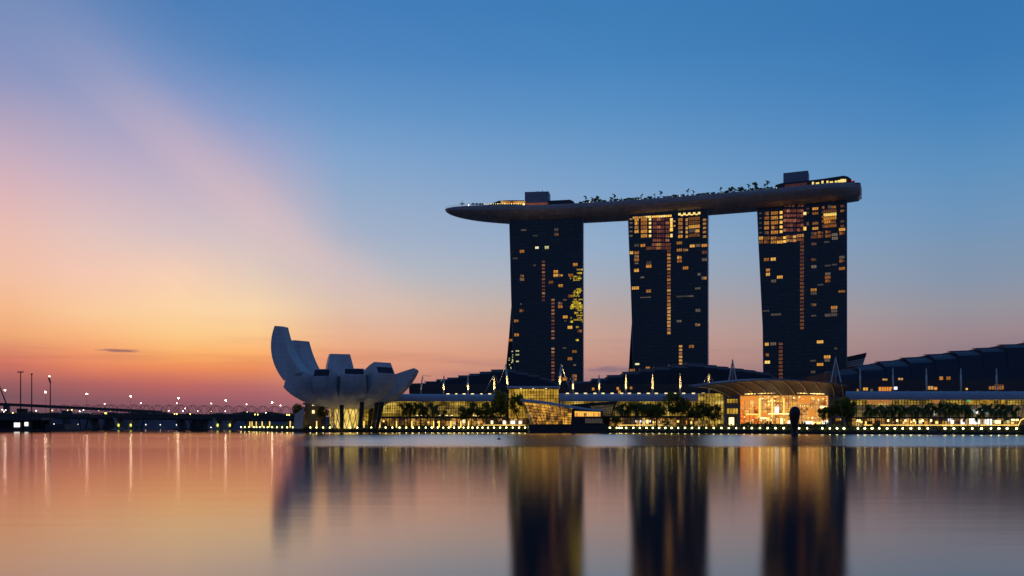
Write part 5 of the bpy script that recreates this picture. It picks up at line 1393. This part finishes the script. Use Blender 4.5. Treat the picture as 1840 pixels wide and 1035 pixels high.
for i, (px, yt) in enumerate(((1558, 730), (1566, 729), (1576, 730), (1584, 729), (1592, 731), (1602, 729), (1609, 728), (1617, 730), (1625, 728.5), (1634, 729), (1643, 731), (1650, 729), (1660, 728), (1668, 726), (1677, 725), (1688, 724.5), (1697, 727), (1706, 724), (1715, 725), (1724, 726), (1735, 726.5), (1741, 728), (1762, 728.5), (1770, 726), (1778, 727), (1787, 727.5), (1799, 727), (1808, 731), (1816, 728), (1824, 732), (1734, 748), (1756, 746))): tree_at('palm', px, yt, 470 + (i % 4) * 6, lb, 'palms before the right hall', 'palm', 50 + i % 3, R_=4.2, sx=.72)
for px, yt, D, lb, sd, sx in ((840, 727, 588, 'round crowned dark tree on the promenade left of two pale trees', 61, 1.0), (868, 722, 586, 'broad olive tree between the round dark tree and the big tree', 62, 1.05), (899, 703, 580, 'big dark tree in front of the left leaning mast', 63, .62), (893, 724, 578, 'loose leafy tree at the foot of the big dark tree', 64, .9), (930, 704, 576, 'leafy tree before the left end of the gold pavilion', 65, .55), (955, 751, 552, 'low dark tree at the left foot of the crystal pavilion', 66, 1.0),
                             (1206, 706, 545, 'big round tree overlapping the canopy of the middle hall', 67, .62), (1222, 712, 548, 'big round tree just right of the tallest promenade tree', 68, .55), (1240, 722, 540, 'mid sized leafy tree lit from below', 69, .75), (1262, 722, 538, 'broad tree before the side glass of the atrium', 70, .8), (1284, 725, 536, 'dark tree left of the bright doorway', 71, .75), (1176, 726, 538, 'leafy tree at the right end of the palm row', 72, .8),
                             (1497, 722, 515, 'leafy tree before the right pier of the atrium', 73, .7), (1514, 715, 512, 'tall dark tree right of the atrium', 74, .62), (1529, 718, 510, 'tall dark tree at the left end of the right hall', 75, .6), (1480, 730, 510, 'small tree in front of the glowing atrium glass', 76, .6), (1107, 745, 535, 'low tree right of the crystal pavilion', 77, .9), (1198, 756, 498, 'bushy low tree on the quay below the big round trees', 78, 1.5), (1573, 759, 430, 'low bushy tree on the quay by the right palms', 79, 1.6), (584, 723, 575, 'dark narrow tree under the museum bowl', 80, .42), (577, 727, 578, 'dark narrow tree left of its twin under the museum', 81, .4), (538, 726, 610, 'dark round tree behind the pale entrance shell', 82, .8), (1345, 757, 480, 'low shrubby tree before the orange atrium', 83, 1.5), (672, 735, 590, 'tree between the museum legs and the lit hall', 84, .5)):
    tree_at('tree', px, yt, D, lb, None, 'tree', sd, sx=sx, n=1100, leaf=.5, trunkh=.3)

# ------------------------------------------------------------------ bridges and far bank on the left
far = MB(); far.open = True
bank = MB()
bank.quad((-1600, 985, -1), (-150, 985, -1), (-150, 1000, 14), (-1600, 1000, 14)); bank.quad((-1600, 1000, 14), (-150, 1000, 14), (-150, 5000, 14.2), (-1600, 5000, 14.2))
bank.quad((-150, 1100, 2.2), (2500, 1100, 2.2), (2500, 5000, 3.1), (-150, 5000, 3.1)); bank.quad((-150, 985, -1), (-150, 1110, -1), (-150, 1110, 14), (-150, 1000, 14))
bank.quad((560, 900, -1), (2500, 900, -1), (2500, 1100, 2.2), (560, 1100, 2.2))
tag(bank.build('far_bank', M['navybank']), kind='structure')
rnd = random.Random(77)
for k in range(15000):
    px = rnd.uniform(-120, 560); x = None
    D = rnd.uniform(1003, 1060); h = 14.5 + 1.2 * math.sin(px * .031) + .9 * math.sin(px * .13 + 1)
    leaf_quad(far, Vector((PX(px, D), D, 13.5 + rnd.random() ** .8 * max(1.5, h - 10))), rnd.uniform(1.0, 2.2), rnd)
tag(far.build('far_woods', M['fartree'], smooth=None), 'dark band of trees on the far bank behind the bridges', 'woods', kind='stuff')
# road bridge
def bl(px):
    return 872 + (730 - 872) * (px / 545.0)
br = thing('road_bridge', 'low dark road bridge on wide piers across the left of the bay', 'bridge', (PX(270, bl(270)), bl(270), 0))
b = MB(); rows = []
for k in range(13):
    px = -160 + (560 + 160) * k / 12; D = bl(px); yt = 744 + 4 * max(0, (px - 100)) / 440; p = P(px, yt, D)
    rows.append([p, p + Vector((0, 0, -3.6)), p + Vector((2, 3, -4.6)), p + Vector((3, 18, -4.6)), p + Vector((3, 22, -3)), p + Vector((3, 22, 0))])
b.grid(rows, 0, closed=True); b.poly(rows[0]); b.poly(rows[-1][::-1]); b.build('deck', M['darkconc'], br)
b = MB()
for a, c in zip(rows[:-1], rows[1:]):
    b.tube(a[0] + Vector((0, .3, 1.1)), c[0] + Vector((0, .3, 1.1)), .14, n=5)
    for j in range(8): p = a[0].lerp(c[0], j / 8) + Vector((0, .3, 0)); b.tube(p, p + Vector((0, 0, 1.1)), .07, n=4)
b.build('railing', M['concrete'], br)
for px, lit in ((-60, False), (180, False), (224, True), (336, False), (362, False), (402, True)):
    D = bl(px) + 6; b = MB()
    for sg in (-1, 1):
        a = P(px + sg * (7 if px != 362 else 2), 771.8, D); t_ = P(px + sg * (16 if px != 362 else 4), 751, D); a.z = -.5
        b.hexa([a + Vector((-1.4, -2, 0)), a + Vector((1.4, -2, 0)), a + Vector((1.4, 8, 0)), a + Vector((-1.4, 8, 0))], [t_ + Vector((-1.6, -3, 0)), t_ + Vector((1.6, -3, 0)), t_ + Vector((1.6, 10, 0)), t_ + Vector((-1.6, 10, 0))])
    q = P(px, 772, D); b.box(q.x - 11, q.x + 11, D - 4, D + 10, -.8, 1.2)
    pr_ = b.build('pier', M['concrete'] if lit else M['darkconc'], br)  # floodlit piers get paler concrete, the light put into the colour
    if lit:
        for sg in (-1, 1):
            q = P(px + sg * 11, 764, D - 4.5); b = MB(); b.sphere(q, .9, 6, 1.6); b.build('floodlight', M['underlight'], pr_)
for px in (188, 190, 313, 317, 341, 457.5, 462.5, 22, 515, 519):
    q = P(px, 743 + 3.5 * max(0, px - 100) / 400, bl(px)); b = MB(); b.tube(q + Vector((0, 1, -1)), q + Vector((0, 1, .3)), .1, n=4, m=1); b.sphere(q + Vector((0, 1, .6)), .5, 5); b.build('deck_light', [M['lampg'], M['dark']], br)
# helix footbridge
hx = thing('helix_footbridge', 'twisting steel tube footbridge behind the low road bridge', 'footbridge', (PX(320, 830), 830, 0))
def hcen(px): D = bl(px) + 34; return P(px, 736.3 + 4.3 * max(0, (px - 200) / 330) ** 1.3, D)
R_ = 5.0
for ph in range(2):
    for s_ in (1, -1):
        b = MB(); pts = []
        for k in range(0, 300):
            px = 96 + (534 - 96) * k / 299; c = hcen(px); a = s_ * (px / 42.0) * 2 * math.pi + ph * math.pi
            pts.append(c + Vector((0, R_ * math.cos(a), R_ * math.sin(a))))
        b.path(pts, .19, 5); b.build('helix_tube', M['steel'] if False else M['charcoal'], hx)
for k in range(56):
    px = 98 + 434 * k / 55; c = hcen(px); b = MB()
    ring = [c + Vector((0, R_ * .96 * math.cos(2 * math.pi * j / 12), R_ * .96 * math.sin(2 * math.pi * j / 12))) for j in range(13)]
    b.path(ring, .08, 4); b.build('hoop', M['charcoal'], hx)
b = MB(); rows = []
for k in range(24):
    px = 94 + 442 * k / 23; c = hcen(px); rows.append([c + Vector((0, -3, -3.2)), c + Vector((0, 3, -3.2)), c + Vector((0, 3, -3.9)), c + Vector((0, -3, -3.9))])
b.grid(rows, 0, closed=True); b.poly(rows[0]); b.poly(rows[-1][::-1]); b.build('walkway', M['darkconc'], hx)
for px in (150, 250, 350, 450):
    c = hcen(px); b = MB()
    for sg in (-1, 1): b.tube(Vector((c.x + sg * 2, c.y, -.5)), Vector((c.x + sg * 6, c.y, c.z - 4)), .6, n=7)
    b.build('pier', M['darkconc'], hx)
# high flyover behind
fl = thing('flyover', 'high dark flyover sloping down to the right behind the bridges', 'flyover', (PX(60, 960), 960, 3))
b = MB(); rows = []
for k in range(11):
    px = -200 + 480 * k / 10; p = P(px, 723.5 + 13 * ((px + 0) / 260.0) if px > 0 else 723.5, 960); rows.append([p, p + Vector((0, 0, -3.2)), p + Vector((0, 16, -3.2)), p + Vector((0, 16, 0))])
b.grid(rows, 0, closed=True); b.poly(rows[0]); b.poly(rows[-1][::-1]); b.build('deck', M['darkconc'], fl)
for px in (-60, 40, 120, 200):
    p = P(px, 730 + 11 * max(0, px) / 260, 968); b = MB(); b.hexa([(p.x - 1.5, 964, -.5), (p.x + 1.5, 964, -.5), (p.x + 1.5, 972, -.5), (p.x - 1.5, 972, -.5)], [(p.x - 2.5, 961, p.z - 1.6), (p.x + 2.5, 961, p.z - 1.6), (p.x + 2.5, 975, p.z - 1.6), (p.x - 2.5, 975, p.z - 1.6)]); b.build('pier', M['darkconc'], fl)
# tall road lamps
rl = None
def road_lamp(px, py, D, base_z, label, group, r, m):
    q = P(px, py, D)
    root = thing('road_lamp', label, 'street lamp', (q.x, q.y, base_z), group)
    b = MB(); b.tube((q.x, q.y, base_z), (q.x, q.y, q.z), .16, .09, 6); b.build('pole', M['dark'], root)
    b = MB(); b.sphere(q, r, 8, .9); b.build('lamp_head', m, root, smooth=True)
for i, (px, py, lb) in enumerate(((9, 701, 'tall white road lamp nearest the left edge'), (82, 704.5, 'tall white road lamp beside the third floodlight mast'), (156, 708, 'tall white road lamp right of the floodlight masts'), (235, 712, 'tall white road lamp above the lit bridge pier'), (320.5, 715.5, 'tall white road lamp with an amber one just below'), (405.5, 719.5, 'tall white road lamp fifth in the row over the footbridge'), (489, 723.5, 'tall white road lamp just left of the museum'))):
    road_lamp(px, py, 905, 3, lb, 'tall road lamps behind the footbridge', .68, M['lampw'])
lb = 'small road lamp low over the footbridge lattice'
for px, py in ((188, 725.5), (253, 724.5), (317.5, 724.5), (379.5, 725), (443, 726.5), (504, 728.5)): road_lamp(px, py, 985, 3, lb, 'lower road lamps behind the footbridge', .5, M['lampf'])
lb = 'tiny lit lamp on the far bank'
rnd = random.Random(9)
for px, py in ((4, 736), (10, 737), (7, 739.5), (36, 738.5), (42, 737), (57, 740), (65, 738), (94, 737.5), (115, 739), (122, 737.5), (129, 736.5), (143, 739), (150, 737), (161, 743), (172, 733), (177, 737), (198, 738), (204, 737), (225, 738), (277, 738.5), (303, 738), (329, 738.5), (333, 734), (355, 739), (380, 739.5), (405, 739), (444, 740), (478, 742), (97, 762), (107, 762.5), (140, 762.5), (262, 763), (288, 763), (317, 763.5), (368, 764), (379, 768), (396, 764), (443, 764), (202, 762.5)):
    road_lamp(px, py, 1001 if py < 750 else 985, 13.8 if py < 750 else -.8, lb, 'tiny lamps on the far bank', .5 if py < 750 else .3, M['lampg'] if rnd.random() < .12 else M['lampf'])
# pale tents on the far bank
tt = None
for px, w_, h_ in ((112, 12, 4.4), (121, 12, 6.4), (131, 12, 5.0), (147, 12, 6), (158, 10, 5), (168, 10, 4.4)):
    D = 1002; at = Vector((PX(px, D), D, 17.5)); k = D / F
    if tt is None:
        tt = thing('tent', 'pale peaked tent roof on the far bank left of the footbridge', 'tent', at, 'pale tents on the far bank')
        b = MB(); b.lathe(at, [(4.4, 0), (3.0, .9), (1.2, 2.3), (.1, 3.6)], 4); b.build('roof', M['white'], tt)
        for sx_ in (-1, 1):
            for sy_ in (-1, 1): b = MB(); b.tube(at + Vector((sx_ * 2.8, sy_ * 2.8, 0)), at + Vector((sx_ * 2.8, sy_ * 2.8, -6)), .15, n=5); b.build('leg', M['steel'], tt)
        tt.scale = (w_ / 14, 1, h_ / 6)
    else:
        c = copy_tree(tt); c.location = at; c.scale = (w_ / 14, 1, h_ / 6)
# floodlight masts and the floating platform
D = 648
plat = thing('floating_platform', 'dark floating platform with two lit cabins at the left edge', 'platform', (PX(40, D), D, 0))
b = MB(); b.box(PX(-140, D), PX(105, D), D, D + 40, -.6, 1.1); b.build('pontoon', M['darkconc'], plat)
b = MB(); b.box(PX(-140, D), PX(62, D), D + 10, D + 26, PZ(755, D), PZ(750, D)); b.build('stand_roof', M['charcoal'], plat)
b = MB()
for px in (-100, -60, -20, 12, 36, 50, 60): b.tube((PX(px, D), D + 12, 1), (PX(px, D), D + 12, PZ(753, D)), .35, n=6)
b.box(PX(-140, D), PX(60, D), D + 22, D + 23, 1, PZ(755, D)); b.build('stand_frame', M['dark'], plat)
for x0, x1, y0, y1 in ((20, 32, 759.5, 767.5), (39, 45.5, 758.5, 765.5)):
    b = MB(); b.box(PX(x0 - 1.5, D), PX(x1 + 1.5, D), D + 4, D + 8, 1.1, PZ(y0 - 1, D)); cb = b.build('cabin', M['charcoal'], plat)
    b = MB(); b.box(PX(x0, D), PX(x1, D), D + 3.7, D + 3.98, PZ(y1, D), PZ(y0, D)); b.build('lit_pane', M['whitescreen'], cb)
b = MB(); b.box(PX(68, D), PX(104, D), D + 10, D + 30, 1.1, PZ(762, D)); b.build('cabin', M['charcoal'], plat)
for px, yt, kind, lb in ((33, 666, 0, 'tall floodlight mast with a wide bank of lamps at the left'), (53, 671, 1, 'tall bare floodlight mast between two others'), (86.5, 678, 2, 'tall floodlight mast with a tilted lamp head')):
    D = 646; a = Vector((PX(px, D), D + 3, -.5)); t_ = P(px, yt + (2 if kind < 2 else 9), D); t_.y = D + 3
    root = thing('floodlight_mast', lb, 'mast', a)
    b = MB(); b.tube(a, t_, .5, .32, 8); b.build('pole', M['dark'], root)
    b = MB()
    if kind == 0:
        b.tube(t_ + Vector((-2.2, 0, 0)), t_ + Vector((2.2, 0, 0)), .12, n=5)
        for j in range(6): c = t_ + Vector((-2.0 + j * .8, -.3, .35 if j % 2 else -.35)); b.box(c.x - .3, c.x + .3, c.y - .3, c.y + .3, c.z - .28, c.z + .28)
    elif kind == 1:
        b.box(t_.x - .5, t_.x + .5, t_.y - .5, t_.y + .5, t_.z, t_.z + 1.0)
    else:
        for j in range(5): c = t_ + Vector((-.25 * j * 1.0, 0, .2 + j * .8)); b.box(c.x - .5, c.x + .5, c.y - .5, c.y + .5, c.z - .36, c.z + .36)
        b.sphere(t_ + Vector((-.2, -.8, 4.6)), .42, 6, 1, 1)
    b.build('lamp_bank', [M['dark'], M['lampf']], root)
# leaning crane boom at the far left
D = 1150
cr = thing('crane', 'faint leaning crane boom behind the flyover at the left edge', 'crane', Vector((PX(12, D), D, 3)))
b = MB(); b.tube(P(12, 727, D), P(-8, 676, D), .9, .5, 6); b.build('boom', M['charcoal'], cr)
b = MB(); b.box(PX(8, D), PX(16, D), D - 3, D + 3, 3, PZ(726, D)); b.build('base', M['charcoal'], cr)
